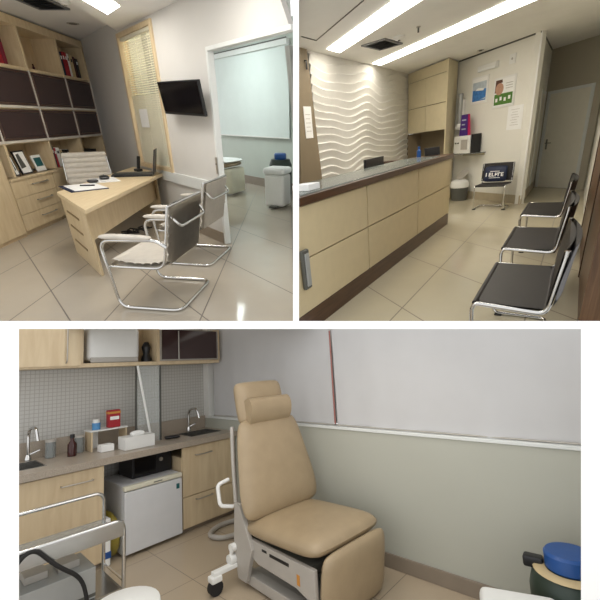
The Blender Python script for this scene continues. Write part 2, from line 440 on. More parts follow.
for k, (x, w, h, c) in enumerate(((1.90, .06, .34, 'black'), (1.97, .07, .33, 'navy'), (2.05, .05, .30, 'red'), (2.11, .10, .30, 'white'), (2.22, .07, .26, 'tanb'), (2.45, .06, .25, 'black'))):
    book(x, .802, w, h, .24, c, ('black folder at the left end of the middle low niche', 'navy folder second in the middle low niche', 'thin red book between navy and white folders', 'white binder in the middle low niche', 'tan book right of the white binder', 'black box file standing apart behind the swivel chair')[k], group='folders in the low niches')
solo('document_box', bx(0, .5, 0, .25, 0, .20, bev=.006), M['black'], CAB @ T(3.06, .05, .80), 'black document box in the right low niche above the swivel chair', 'box')
for k, (x, nm) in enumerate(((1.28, 'left'), (2.95, 'right'))):
    t = thing('wall_socket', CAB @ T(x, .398, 1.06), 'pale socket plate inside the %s low niche' % nm, 'socket', 'sockets in the bookcase')
    bx(-.045, .045, -.008, 0, -.06, .06, bev=.003).build('plate', M['white'], t)
    m = MB(); m.cyl((0, -.012, 0), (0, -.006, 0), .02, 12); m.build('insert', M['grey_metal'], t)

# --- window with venetian blind
wn = MB()
for q in ((2.07, 2.135, .80, 2.70), (3.405, 3.47, .80, 2.70)): wn.box(q[0], q[1], -.03, .13, q[2], q[3], bev=.004)
for z in (.80, 2.64): wn.box(2.135, 3.405, -.028, .128, z, z + .06, bev=.004)
w1 = struct('window_1', wn, M['maple'], TVW)
g = bx(2.135, 3.405, .10, .108, .86, 2.64).build('pane', M['clear'], w1)
bl = thing('venetian_blind', TVW @ T(2.14, .02, .86), 'cream venetian blind filling the tall maple window behind the desk', 'blind')
bx(.005, 1.26, -.02, .03, 1.74, 1.78, bev=.003).build('head_rail', M['slat'], bl)
m = MB(); n = 58
for k in range(n):
    z = .03 + k * 1.70 / n
    a = R(52 if k < 34 else 28)
    c, s_ = cos(a) * .018, sin(a) * .018
    m.face([(.01, -c, z - s_), (1.255, -c, z - s_), (1.255, c, z + s_), (.01, c, z + s_)])
m.build('slats', M['slat'], bl)
m = MB()
for x in (.15, .63, 1.1): m.tube([(x, -.022, .02), (x, -.022, 1.74)], .003, 5)
m.build('ladder_cord', M['slat'], bl)
solo('notice_sheet', bx(0, .34, -.003, 0, 0, .26), M['paper'], TVW @ T(2.45, -.008, 1.42), 'white notice sheet hanging on the venetian blind', 'notice')
# added shallow box behind the blind, closed round an unseen lamp
m = MB(); m.box(1.75, 3.75, .50, .55, 0, 2.95); m.box(1.70, 1.75, .12, .55, 0, 2.95); m.box(3.75, 3.80, .12, .55, 0, 2.95)
struct('wall_behind_blind', m, M['wall_w'], TVW)

# --- television
tv = thing('television', TVW @ T(4.36, 0, 1.77), 'black flat television on an arm on the grey wall beside the window', 'television')
m = MB(); m.box(-.09, .09, -.02, 0, -.10, .10, bev=.004); m.build('wall_plate', M['black'], tv)
m = MB(); m.tube(fil([(0, -.02, 0), (.05, -.08, 0), (0, -.12, 0)], .03), .018, 8); m.build('arm', M['black'], tv)
s0 = MB(); s0.box(-.56, .56, -.018, .018, -.185, .185, bev=.006); s0.move(T(0, -.15, -.0) @ RX(9) @ RY(2))
s0.build('housing', M['black'], tv)
s0 = MB(); s0.box(-.54, .54, -.0205, -.017, -.155, .17); s0.move(T(0, -.15, 0) @ RX(9) @ RY(2)); s0.build('screen', M['screen'], tv)

# --- ceiling fittings
def ceiling_vent(fr, w, d, n, label, mt=None):
    t = thing('air_vent', fr, label, 'air vent', None)
    bx(-w / 2, w / 2, -d / 2, d / 2, -.006, 0).build('backing', M['black'], t)
    m = MB()
    for a in ((-w / 2, w / 2, -d / 2, -d / 2 + .04), (-w / 2, w / 2, d / 2 - .04, d / 2)): m.box(a[0], a[1], a[2], a[3], -.02, 0, bev=.003)
    for x in (-w / 2, w / 2 - .04): m.box(x, x + .04, -d / 2 + .04, d / 2 - .04, -.02, 0)
    m.build('frame', mt or M['vent'], t)
    m = MB()
    for k in range(n):
        y = -d / 2 + .05 + (d - .1) * k / (n - 1)
        m.face([(-w / 2 + .04, y - .014, -.018), (w / 2 - .04, y - .014, -.018), (w / 2 - .04, y + .014, -.004), (-w / 2 + .04, y + .014, -.004)])
    m.build('louvres', mt or M['vent'], t)
ceiling_vent(F1 @ T(-3.36, 6.02, 2.87), .42, .95, 9, 'dark louvred air vent in the ceiling above the bookcase')
t = thing('smoke_detector', F1 @ T(-3.02, 6.12, 2.87), 'small white detector on the office ceiling beside the vent', 'detector')
m = MB(); m.lathe([(.07, 0), (.07, -.02), (.05, -.04), (0, -.042)][::-1]); m.build('body', M['white'], t)
m = MB(); m.lathe([(0, -.06), (.02, -.055), (.02, -.04)]); m.build('sensor', M['grey_metal'], t)
t = thing('downlight', F1 @ T(-3.60, 7.40, 2.87), 'small round unlit downlight in the ceiling over the bookcase', 'ceiling light')
m = MB(); m.lathe([(.09, -.006), (.09, 0)]); m.build('ring', M['alu'], t)
m = MB(); m.lathe([(0, -.008), (.06, -.008), (.06, 0)]); m.build('bulb', M['grey_dark'], t)
t = thing('ceiling_light', F1 @ T(0, 0, 2.74), 'bright square ceiling light panel over the office desk', 'ceiling light')  # panel lengthened out of view to throw more light on the front
m = MB(); m.prism([(-2.48, 6.07), (-2.16, 5.69), (-2.10, 3.95), (-2.42, 4.33)], -.014, -.004); m.build('diffuser', M['lamp1'], t)
m = MB(); m.prism([(-2.50, 6.11), (-2.14, 5.69), (-2.08, 3.91), (-2.44, 4.32)], -.008, 0); m.build('frame', M['white'], t)

t = thing('ceiling_light', F1 @ T(-.95, 3.75, 2.735), 'added unseen ceiling panel brightening the visitor side of the office', 'ceiling light')  # lamp added out of view to light the visitor chairs
bx(-.3, .3, -.3, .3, -.02, -.006).build('diffuser', M['lamp1'], t)
bx(-.33, .33, -.33, .33, -.012, 0).build('frame', M['white'], t)

# --- desk (its ends run parallel to the window wall)
P0, P1, P2 = Vector((-2.97, 4.71)), Vector((-2.11, 3.70)), Vector((-2.25, 6.46)); P3 = Vector((-3.10, 7.42))
dk = thing('desk', F1 @ T(-2.55, 4.2), 'long maple office desk running from the window wall towards the camera', 'desk')
o = Vector((-2.55, 4.2))
rel = lambda p: (p[0] - o.x, p[1] - o.y)
m = MB(); m.prism([rel(p) for p in (P0, P1, P2, P3)], .715, .76, bev=.004); m.build('desktop', M['maple_h'], dk)
e = (P1 - P0).normalized(); l = (P2 - P1).normalized()
def at(a, b): return rel(P0 + e * a + l * b)
EW = (P1 - P0).length
m = MB(); m.prism([at(.03, .04), at(EW - .14, .04), at(EW - .14, .10), at(.03, .10)], 0, .715, bev=.003)
# end panel narrows slightly towards the floor on the camera side
pe = m.build('end_panel', M['maple'], dk)
for k, z in enumerate((.20, .38, .55)):
    m = MB(); m.prism([at(.22, .028), at(.80, .028), at(.80, .05), at(.22, .05)], z, z + .022, bev=.002); m.build('grip_groove', M['grv'], pe)
m = MB(); m.prism([at(EW - .30, .10), at(EW - .26, .10), at(EW - .26, 2.55), at(EW - .30, 2.55)], .36, .715); m.build('modesty_panel', M['maple'], dk)
m = MB(); m.prism([at(.1, 2.55), at(EW - .14, 2.55), at(EW - .14, 2.60), at(.1, 2.60)], 0, .715); m.build('end_panel', M['maple'], dk)
# things on the desk
t = thing('clipboard', F1 @ T(-2.80, 5.02, .761) @ RZ(-47), 'dark clipboard with white papers near the end of the desk', 'clipboard')
bx(-.30, .30, -.22, .22, 0, .008, bev=.003).build('board', M['navy'], t)
bx(-.27, .27, -.17, .21, .008, .013).build('papers', M['paper'], t)
solo('pen', tb([(-.08, 0, .008), (.1, .02, .008)], .008, 8), M['black'], F1 @ T(-2.78, 5.06, .776), 'black pen lying on the clipboard papers', 'pen')
m = MB(); m.cushion(.14, .09, .04)
solo('stapler', m, M['black'], F1 @ T(-2.84, 5.36, .776) @ RZ(40), 'small black gadget at the far edge of the clipboard', 'stapler')
solo('paper_stack', bx(-.24, .24, -.17, .17, 0, .008), M['paper'], F1 @ T(-2.83, 5.67, .761) @ RZ(-55), 'loose white papers beside the laptop on the desk', 'papers')
t = thing('computer_mouse', F1 @ T(-2.86, 5.74, .770) @ RZ(30), 'black computer mouse on the loose papers', 'mouse')
m = MB(); m.cushion(.13, .19, .05, crown=.5); m.build('shell', M['black'], t)
m = MB(); m.cyl((-.006, .05, .046), (.006, .05, .046), .012, 8); m.build('wheel', M['grey_dark'], t)
t = thing('laptop', F1 @ T(-2.62, 6.22, .761) @ RZ(14), 'open black laptop near the window end of the desk', 'laptop')
bx(-.30, .30, -.19, .19, 0, .03, bev=.006).build('keyboard_base', M['black'], t)
bx(-.26, .26, -.06, .15, .03, .034).build('keys', M['grey_dark'], t)
s0 = MB(); s0.box(.0, .018, -.19, .19, 0, .36, bev=.004); s0.move(T(.30, 0, .02) @ RY(12)); s0.build('screen', M['black'], t)
t = thing('desk_phone', F1 @ T(-2.74, 6.72, .761) @ RZ(-40), 'black handset standing behind the laptop by the window', 'phone')
bx(-.06, .06, -.05, .05, 0, .04, bev=.01).build('cradle', M['black'], t)
s0 = MB(); s0.box(-.03, .03, -.02, .02, .03, .24, bev=.012); s0.move(RX(-12)); s0.build('handset', M['black'], t)
m = MB()
for k in range(3):
    y = .1 + k * .05
    pts = [(-2.66 + .10 * sin(i * .9 + k) + .02 * i, 5.45 + i * .04 - k * .1, .02 + .04 * abs(sin(i * 1.3 + k * 2))) for i in range(14)]
    m.tube(pts, .011, 6)
solo('cable_bundle', m, M['rubber'], F1, 'tangle of black cables on the floor under the window end of the desk', 'cables')

# --- swivel chair behind the desk
oc = thing('office_chair', F1 @ T(-3.40, 6.42) @ RZ(33), 'light grey ribbed swivel chair behind the desk in front of the bookcase', 'office chair')
def ribbed(w, h, n, d=.018):
    m = MB()
    def fn(u, v):
        x = (u - .5) * w; z = v * h
        rb = abs(sin(pi * v * n)) ** .6
        return (x, -.03 - d * rb + .05 * (2 * abs(u - .5)) ** 2 * .4, z)
    m.grid(fn, 10, n * 6)
    def bk_(u, v):
        x = (.5 - u) * w; return (x, .012, v * h)
    m.grid(bk_, 10, 4)
    bmesh.ops.holes_fill(m.b, edges=[e_ for e_ in m.b.edges if e_.is_boundary], sides=0)
    return m
s0 = ribbed(.66, .56, 7); s0.move(T(0, .30, .50) @ RX(-10)); s0.build('backrest', M['leather_g'], oc)
s0 = MB(); s0.cushion(.62, .60, .09); s0.move(T(0, 0, .43)); s0.build('seat', M['leather_g'], oc)
tb([(0, 0, .12), (0, 0, .44)], .028, 14).build('gas_column', M['chrome'], oc)
for sx in (-1, 1):
    tb(fil([(sx * .36, -.18, .66), (sx * .36, .18, .66), (sx * .35, .30, .60), (sx * .33, .34, .98)], .06), .014, 10).build('side_frame', M['chrome'], oc)
for k in range(5):
    a = 2 * pi * k / 5 + .4
    lg = tb([(0, 0, .12), (.34 * cos(a), .34 * sin(a), .085)], .028, 10, r2=.018).build('leg', M['chrome'], oc)
    m = MB(); m.cyl((.34 * cos(a) - .02 * sin(a), .34 * sin(a) + .02 * cos(a), .036), (.34 * cos(a) + .02 * sin(a), .34 * sin(a) - .02 * cos(a), .036), .036, 14); m.build('castor', M['rubber'], lg)

# --- two visitor chairs
def visitor_chair(frame, label, w=.66, d=.60):
    t = thing('visitor_chair', frame, label, 'chair', 'visitor chairs facing the desk')
    h = w / 2
    side = lambda s: [(s * h, d * .47, .016), (s * h, -d * .42, .016), (s * h, -d * .50, .64), (s * h, d * .30, .66), (s * h, d * .44, .60)]
    pts = side(-1)[::-1] + [(h, d * .47, .016)] + side(1)[1:]
    pts[4] = (-h, d * .50, .016); pts[5] = (h, d * .50, .016)
    tb(fil(pts, .10, 6), .015, 12).build('frame', M['chrome'], t)
    m = MB()
    for s in (-1, 1):
        m.tube(fil([(s * h * .93, -d * .46, .40), (s * h * .93, d * .34, .40), (s * h * .93, d * .52, .93)], .10, 6), .013, 10)
    m.tube([(-h, -d * .455, .40), (h, -d * .455, .40)], .012, 8)
    m.tube([(-h * .93, d * .52, .93), (h * .93, d * .52, .93)], .013, 8)
    m.build('seat_frame', M['chrome'], t)
    m = MB(); nr = 7
    def fn(u, v):
        x = (u - .5) * w * .86; y = -d * .46 + v * d * .82
        return (x, y, .452 - .03 * sin(pi * v) + .014 * abs(sin(pi * v * nr)) ** .6)
    m.grid(fn, 8, nr * 6)
    m.grid(lambda u, v: ((.5 - u) * w * .86, -d * .46 + v * d * .82, .425 - .03 * sin(pi * v)), 8, 8)
    bmesh.ops.holes_fill(m.b, edges=[e_ for e_ in m.b.edges if e_.is_boundary], sides=0)
    m.build('seat', M['leather_g'], t)
    s0 = ribbed(w * .86, .50, 6, .014); s0.move(T(0, d * .40, .44) @ RX(-11)); s0.build('backrest', M['leather_g'], t)
    tb(fil([(-h * .78, d * .50, .84), (-h * .74, d * .50 + .07, .76), (h * .74, d * .50 + .07, .76), (h * .78, d * .50, .84)], .05), .012, 10).build('back_bar', M['chrome'], t)
    for s in (-1, 1):
        m = MB(); m.cushion(.075, d * .72, .045, crown=.5); m.move(T(s * h, -d * .12, .655)); m.build('armrest', M['leather_g'], t)
    return t
vc = visitor_chair(F1 @ T(-1.34, 3.40) @ RZ(-98), 'nearer grey ribbed visitor chair with chrome cantilever frame', .74, .64)
vc2 = copy_tree(vc, F1 @ T(-1.31, 4.58) @ RZ(-100), 'grey ribbed visitor chair nearer the doorway, half hidden by the first', 'visitor chairs facing the desk')

# --- exam room seen through the opening
rb_ = thing('roller_blind', FAR @ T(1.9, -.05, 0), 'large white roller blind over the far window in the next room', 'blind')
bx(0, 3.27, 0, .012, 1.16, 2.86).build('fabric', M['blind_far'], rb_)
bx(0, 3.27, -.015, .03, 1.14, 1.165, bev=.004).build('bottom_bar', M['white'], rb_)
bx(0, 3.27, -.05, .045, 2.86, 2.97, bev=.006).build('cassette', M['frame_w'], rb_)
tb([(0, -.052, 2.97), (3.27, -.052, 2.97)], .012, 6).build('top_rail', M['grey_dark'], rb_)
t = thing('examination_couch', F1 @ T(-1.72, 9.12) @ RZ(-20), 'pale examination couch end with white sheet seen through the doorway', 'couch')
bx(-.9, .28, -.3, .3, .10, .50, bev=.06, seg=3).build('base', M['grey_metal'], t)
bx(.10, .34, -.32, .32, .03, .56, bev=.05, seg=3).build('leg_section', M['fridge_top'], t)
s0 = MB(); s0.cushion(1.5, .76, .16); s0.move(T(-.45, 0, .56)); s0.build('cushion', M['leather_t'], t)
s0 = MB(); s0.cushion(1.48, .78, .10); s0.move(T(-.42, 0, .66)); s0.build('sheet', M['sheet'], t)
m = MB(); m.cyl((-.05, -.34, .07), (-.05, -.28, .07), .07, 14); m.build('castor', M['rubber'], t)
t = thing('pedal_bin', F1 @ T(-.43, 7.55) @ RZ(-20), 'white pedal bin at the right edge of the doorway view', 'bin')
m = MB(); m.prism([(-.20, -.2), (.2, -.2), (.2, .2), (-.2, .2)], .04, .62, bev=.05, seg=3); m.build('body', M['white'], t)
m = MB(); m.prism([(-.22, -.22), (.22, -.22), (.22, .22), (-.22, .22)], .62, .74, bev=.05, seg=3); m.build('lid', M['sheet'], t)
bx(-.08, .08, -.28, -.18, .03, .06, bev=.01).build('pedal', M['grey_dark'], t)
t = thing('green_drum', F1 @ T(-.42, 8.60), 'dark green drum with a blue lid behind the pedal bin next door', 'drum')
m = MB(); m.lathe([(.22, 0), (.24, .1), (.24, .68), (.2, .78)]); m.build('body', M['green'], t)
m = MB(); m.lathe([(.12, .78), (.13, .80), (.13, .88), (.11, .90), (0, .90)]); m.build('lid', M['blue'], t)
t = thing('ceiling_light', F1 @ T(-2.1, 9.15, 3.29), 'cool white ceiling lamp of the room next door, above the doorway view', 'ceiling light')
bx(-.5, .5, -.5, .5, -.03, -.01).build('diffuser', M['lampx'], t)
bx(-.53, .53, -.53, .53, -.02, 0).build('frame', M['white'], t)
t = thing('ceiling_light', TVW @ T(2.75, .31, 2.94), 'added unseen warm lamp that brightens the venetian blind from behind', 'ceiling light')  # lamp added behind the blind to make its slats brighter
bx(-.4, .4, -.1, .1, -.03, -.01).build('diffuser', M['blind_glow'], t)
bx(-.43, .43, -.13, .13, -.02, 0).build('frame', M['white'], t)
m = MB(); m.box(1.70, 3.80, .13, .55, 2.95, 3.0)
struct('ceiling_behind_blind', m, M['ceil'], TVW)
t = thing('switch_plate', TVW @ T(4.868, -.024, 1.02), 'grey latch plate on the white post at the end of the television wall', 'switch')
bx(-.022, .022, -.006, 0, -.10, .10, bev=.003).build('plate', M['alu'], t)
m = MB(); m.cyl((0, -.012, .02), (0, -.004, .02), .01, 10); m.build('knob', M['grey_dark'], t)

# ================================================================ RECEPTION (room 2)
CNT = F2 @ T(.24, 3.21) @ RZ(52.84)
BACK = F2 @ T(4.2, 9.785) @ RZ(-75.1)
WAVE = F2 @ T(-1.354, 4.418) @ RZ(52.84)
DOORW = F2 @ T(6.31, 9.69) @ RZ(-75.1)
RIGHT = F2 @ T(6.70, 8.46) @ RZ(232.84)
CABU = F2 @ T(3.334, 10.606) @ RZ(-75.1)
CORR = F2 @ T(4.77, 7.66) @ RZ(52.84)

m = MB(); m.prism([(-.03, 3.19), (1.40, 2.79), (1.45, 2.50), (2.05, 2.25), (8.2, 8.6), (6.6, 11.5), (.36, 11.9), (.09, 6.1)], -.02, 0)
struct('floor_reception', m, M['floor2'], F2)
m = MB(); m.prism([(.345, 3.63), (4.2, 3.9), (8.0, 9.4), (6.4, 11.6), (.56, 11.6), (.485, 7.2)], 2.9, 2.93)
struct('ceiling_reception', m, M['ceil2'], F2)
# wave plaster wall
WL = MB()
def wv(u, v):
    x = 3.28 + u * 4.55; z = .9 + v * 2.02
    ph = z / .128 + .38 * sin(2 * pi * x / 2.1 + .6 + .35 * z) + .20 * sin(2 * pi * x / 1.25 - z * 1.6) + .16 * sin(x * 1.1 + z * 4.1)
    f = ph - math.floor(ph)
    h = (f ** 1.25) * (1 if f < .9 else (1 - f) / .1)
    amp = .034 + .015 * sin(2 * pi * x / 2.1 + 2.0 + z * 1.2)
    lean = (1 - v) * .15 * (1 - u) if u < .0 else 0
    return (x, -.012 - amp * h, z)
WL.grid(wv, 190, 230)
w_ = struct('wall_wave', WL, M['plaster'], WAVE, smooth=True)
struct('wall_behind_counter', bx(2.79, 7.9, 0, .08, 0, 2.92), M['plaster'], WAVE)
m = MB(); m.plate([(2.54, 0), (3.42, 0), (3.19, 2.9), (2.94, 2.9)], -.05, -.001)
struct('wall_tan', m, M['wall_tan'], WAVE)
struct('wall_back', bx(-1.8, 2.2, 0, .1, 0, 2.92), M['wall_w'], BACK)
struct('baseboard_back', bx(-.1, 2.2, -.02, 0, 0, .17, bev=.003), M['base_tan'], BACK)
struct('wall_corridor', bx(0, 2.56, 0, .1, 0, 2.92), M['wall_w'], CORR)
struct('baseboard_corridor', bx(0, 2.5, -.02, 0, 0, .17, bev=.003), M['base_tan'], CORR)
struct('trim_4', bx(2.17, 2.22, -.008, 0, .1, 2.9), M['white'], BACK)
m = MB(); m.box(0, .06, -.0, .1, 0, 2.92); m.box(1.14, 1.3, 0, .1, 0, 2.92); m.box(.06, 1.14, 0, .1, 2.06, 2.92); m.box(.06, 1.14, .06, .1, 0, 2.06)
struct('wall_door', m, M['wall_corr'], DOORW)
m = MB()
m.box(.06, .13, -.02, .05, 0, 2.08, bev=.004); m.box(1.08, 1.15, -.02, .05, 0, 2.08, bev=.004); m.box(.13, 1.08, -.02, .05, 2.02, 2.08, bev=.004)
d1 = struct('door_1', bx(.13, 1.08, .0, .045, .005, 2.02, bev=.002), M['door_w'], DOORW)
m.build('door_frame', M['frame_w'], d1)
m = MB(); m.cyl((.21, 0, 1.0), (.21, -.05, 1.0), .012, 8); m.tube([(.21, -.05, 1.0), (.36, -.05, 1.0)], .010, 8); m.box(.19, .23, -.008, 0, .86, 1.08)
m.build('door_handle', M['steel'], d1)
m = MB()
m.box(1.45, 1.52, -.02, .02, 0, 2.08, bev=.004); m.box(2.36, 2.43, -.02, .02, 0, 2.08, bev=.004); m.box(1.52, 2.36, -.02, .02, 2.02, 2.08, bev=.004)
d2 = struct('door_2', bx(1.52, 2.36, -.012, 0, .005, 2.02), M['door_w'], CORR)
m.build('door_frame', M['frame_w'], d2)
struct('wall_right', bx(-.2, 4.3, 0, .1, 0, 2.89), M['wall_w'], RIGHT)
m = MB(); m.box(4.3, 7.5, -.03, .1, 0, 2.89)
wr = struct('wall_panelled', m, M['walnut_v'], RIGHT)
m = MB()
for x in (4.3, 6.2): m.box(x, x + .05, -.04, -.03, 0, 2.89)
m.build('panel_joint', M['walnut'], wr)
# counter
ct = thing('reception_counter', CNT, 'long cream panelled reception counter with walnut top and plinth', 'counter')
m = MB(); m.prism([(.02, .03), (4.30, .03), (4.30, .45), (.45, .45)], .19, 1.10); m.build('body', M['walnut'], ct)
def cut(z, d=.012): return -.488 + z * .2032 + d        # the left end slants to stop at the added wall behind the gutter bar
seams = [None, 1.02, 2.67, 4.34]
for i in range(3):
    for z0, z1 in ((.20, .66), (.672, 1.09)):
        b_ = seams[i + 1] - .013
        l0, l1 = (cut(z0), cut(z1)) if i == 0 else (seams[i] + .013,) * 2
        m = MB(); m.plate([(l0, z0), (b_, z0), (b_, z1), (l1, z1)], 0, .03, bev=.002); m.build('panel', M['cream'], ct)
m = MB(); m.plate([(-.43, .165), (-.085, .0), (4.36, 0), (4.36, .19), (-.44, .19)], .006, .03); m.prism([(.10, .03), (4.36, .03), (4.36, .45), (.46, .45)], 0, .19); m.build('plinth', M['walnut'], ct)
m = MB(); m.prism([(-.27, -.03), (4.40, -.03), (4.40, .62), (.65, .62)], 1.10, 1.165, bev=.004); m.build('counter_top', M['walnut'], ct)
m = MB(); m.prism([(-.17, .02), (3.75, .02), (3.75, .60), (.63, .60)], 1.166, 1.178, bev=.002); m.build('glass_top', M['clear_top'], ct)
m = MB(); m.prism([(3.95, .63), (4.25, .63), (4.3, 1.35), (4.05, 1.35)], 1.10, 1.15, bev=.004); m.build('return_shelf', M['walnut'], ct)
bx(4.30, 4.36, .0, .45, .19, 1.10).build('end_panel', M['cream_n'], ct)
t = thing('low_cabinet', CABU @ T(1.30, .03), 'cream low cupboard between the counter end and the back wall', 'cupboard')
bx(-.9, .0, 0, .15, .05, .94).build('body', M['cream_n'], t)
bx(-.9, .04, -.03, .16, .94, .975, bev=.003).build('top', M['walnut'], t)
bx(-.88, -.02, .02, .13, 0, .05).build('plinth', M['cream_n'], t)
# things on the counter
solo('paper_pile', bx(-.10, .08, -.08, .09, 0, .05, bev=.003), M['paper'], CNT @ T(.14, .15, 1.18), 'white papers at the left end of the reception counter', 'papers')
t = thing('monitor', CNT @ T(3.35, .95, .935) @ RZ(4), 'black screen top showing above the middle of the counter', 'monitor')
bx(-.42, .42, -.02, .02, .10, .32, bev=.006).build('housing', M['black'], t)
bx(-.40, .40, .02, .022, .12, .30).build('screen', M['screen'], t)
bx(-.04, .04, -.02, .02, 0, .18).build('stand', M['black'], t)
bx(-.14, .14, -.1, .1, -.02, .0, bev=.004).build('foot', M['black'], t)
m = MB(); m.prism([(.95, .66), (3.9, .66), (3.9, 1.25), (1.75, 1.25)], .87, .90)
solo('desk_worktop', m, M['walnut'], CNT, 'low work surface behind the reception counter', 'desk')
t = thing('spray_bottle', CNT @ T(4.10, .47, 1.1655), 'small blue bottle near the far end of the counter', 'bottle')
m = MB(); m.lathe([(.035, 0), (.035, .10), (.014, .12), (.014, .14)]); m.build('body', M['blue'], t)
m = MB(); m.lathe([(.018, .14), (.018, .165), (0, .167)]); m.build('cap', M['blue'], t)
t = thing('card_terminal', CNT @ T(4.22, .28, 1.1665) @ RZ(-52), 'small black screen device at the far end of the counter', 'terminal')
s0 = MB(); s0.box(-.13, .13, -.012, .012, .004, .13, bev=.005); s0.move(RX(-14)); s0.build('housing', M['black'], t)
bx(-.08, .08, -.04, .07, 0, .012, bev=.003).build('foot', M['black'], t)
t = thing('side_handle', CNT @ T(-.26, -.022, .42), 'grey rounded metal plate at the left end of the counter front', 'handle')
s0 = MB(); s0.box(-.05, .05, -.02, .018, 0, .34, bev=.015, seg=3); s0.build('plate', M['grey_dark'], t)
s0 = MB(); s0.box(-.03, .03, -.03, -.018, .03, .31, bev=.005); s0.build('pad', M['machine'], t)
# overhead cupboards
oh = thing('overhead_cupboard', CABU, 'cream overhead cupboard with four doors beside the wave wall', 'cupboard')
m = MB(); m.prism([(.06, .02), (1.52, .02), (1.24, .38), (.06, .38)], 1.56, 2.84); m.build('body', M['wall_tan'], oh)
for a, b in ((.07, .797), (.811, 1.55)):
    for z0, z1 in ((1.565, 2.097), (2.111, 2.66)):
        bx(a, b, 0, .02, z0, z1, bev=.003).build('door', M['cream_n'], oh)
bx(.06, 1.55, 0, .02, 2.67, 2.88).build('top_filler', M['cream_n'], oh)
m = MB(); m.prism([(1.56, -.02), (1.60, -.02), (1.14, .58), (1.10, .58)], .0, 2.88); m.build('side_panel', M['cream_n'], oh)
m = bx(-.3, 1.17, .40, .48, 0, 2.89); m.box(.0, .055, .02, .40, .9, 1.55)
struct('wall_niche', m, M['wall_tan'], CABU)
# fittings on the back wall
def poster(x0, x1, z0, z1, label):
    t = thing('wall_poster', BACK @ T(x0, 0, z0), label, 'poster', 'framed posters on the reception wall')
    w, h = x1 - x0, z1 - z0
    bx(0, w, -.02, 0, 0, h, bev=.003).build('frame', M['white'], t)
    bx(.03, w - .03, -.022, -.019, .03, h - .03).build('sheet', M['paper'], t)
    return t, w, h
t, w, h = poster(.58, 1.05, 1.98, 2.48, 'framed poster with blue sea and grey sky on the back wall')
bx(.04, w - .04, -.024, -.021, .05, h * .52).build('sea', M['sea'], t)
bx(.04, w - .04, -.024, -.021, h * .52, h * .8).build('sky', M['haze'], t)
m = MB(); m.plate([(w * .25, h * .50), (w * .75, h * .46), (w * .8, h * .54), (w * .4, h * .58)], -.025, -.022); m.build('boat', M['paper'], t)
m = MB(); m.plate([(w * .55, .07), (w * .9, .07), (w * .9, h * .2), (w * .7, h * .16)], -.025, -.022); m.build('foam', M['haze'], t)
t, w, h = poster(1.22, 1.76, 1.83, 2.36, 'framed poster with a green lawn and a smiling face on the back wall')
bx(.04, w - .04, -.024, -.021, .05, h * .46).build('lawn', M['grass'], t)
m = MB(); m.lathe([(0, 0), (.10, .002), (.105, .004)], n=20); m.move(T(w * .3, -.025, h * .62) @ RX(90)); m.build('face', M['skin'], t)
m = MB(); m.plate([(w * .08, h * .5), (w * .2, h * .52), (w * .22, h * .8), (w * .42, h * .82), (w * .4, h * .92), (w * .1, h * .92)], -.0275, -.0245); m.build('hair', M['hairp'], t)
m = MB()
for k in range(4): m.box(w * (.14 + k * .2), w * (.24 + k * .2), -.0255, -.022, h * (.2 + .04 * (k % 2)), h * (.32 + .04 * (k % 2)))
m.build('flowers', M['paper'], t)
m = MB()
for k in range(3): m.box(w * .58, w * .9, -.0245, -.022, h * (.6 + k * .08), h * (.62 + k * .08))
m.build('lettering', M['grey_metal'], t)
t = thing('notice_sheet', BACK @ T(1.64, -.006, 1.40), 'white printed notice taped below the green poster', 'notice')
bx(0, .36, -.002, .004, 0, .42).build('sheet', M['paper'], t)
m = MB()
for k in range(7): m.box(.08 + .03 * (k % 2), .28 - .02 * (k % 3), -.004, -.001, .08 + k * .045, .086 + k * .045)
m.build('lettering', M['grey_metal'], t)
t = thing('notice_sheet', WAVE @ T(2.93, -.056, 1.66), 'white printed notice on the tan wall at the left of the reception', 'notice')
bx(0, .22, -.004, .002, 0, .46).build('sheet', M['paper'], t)
m = MB()
for k in range(5): m.box(.04, .18 - .02 * (k % 2), -.006, -.003, .10 + k * .06, .108 + k * .06)
m.build('lettering', M['grey_metal'], t)
solo('wall_hook', tb(fil([(0, 0, 0), (0, -.03, 0), (0, -.03, -.12)], .02), .014, 8), M['black'], WAVE @ T(3.10, -.05, 2.74), 'small black hook high on the tan wall', 'hook')
t = thing('emergency_light', BACK @ T(1.02, -.003, 2.60), 'slim white emergency light above the posters', 'emergency light')
bx(-.26, .26, -.06, 0, -.05, .06, bev=.01).build('housing', M['white'], t)
bx(-.24, .24, -.07, -.05, -.04, .0, bev=.006).build('lens', M['sheet'], t)
t = thing('wall_socket', BACK @ T(1.62, 0, 2.62), 'small white socket box high on the back wall by the corner', 'socket')
bx(-.07, .07, -.02, 0, -.08, .08, bev=.004).build('plate', M['white'], t)
m = MB(); m.cyl((0, -.026, 0), (0, -.018, 0), .02, 10); m.build('insert', M['grey_metal'], t)
t = thing('cup_dispenser', BACK @ T(.36, -.115, 1.52), 'clear grey tube cup dispenser on the wall over the coffee machine', 'dispenser')
m = MB(); m.lathe([(.05, .10), (.05, .72)], n=18); m.build('tube', M['machine'], t)
m = MB(); m.lathe([(.07, .0), (.10, .05), (.06, .12)], n=18); m.build('funnel', M['white'], t)
bx(-.03, .03, .04, .10, .1, .6).build('bracket', M['white'], t)
sh = thing('glass_shelf', BACK @ T(.42, -.002, 1.0), 'small glass wall shelf under the coffee machine', 'shelf')
bx(0, .72, -.30, 0, 0, .02, bev=.003).build('glass', M['clear_gr'], sh)
bx(.02, .70, -.02, 0, -.04, -.001).build('rail', M['chrome'], sh)
t = thing('coffee_machine', BACK @ T(.43, -.31, 1.021), 'white coffee machine on the glass wall shelf', 'coffee machine')
bx(0, .52, .02, .30, 0, .36, bev=.015, seg=3).build('body', M['white'], t)
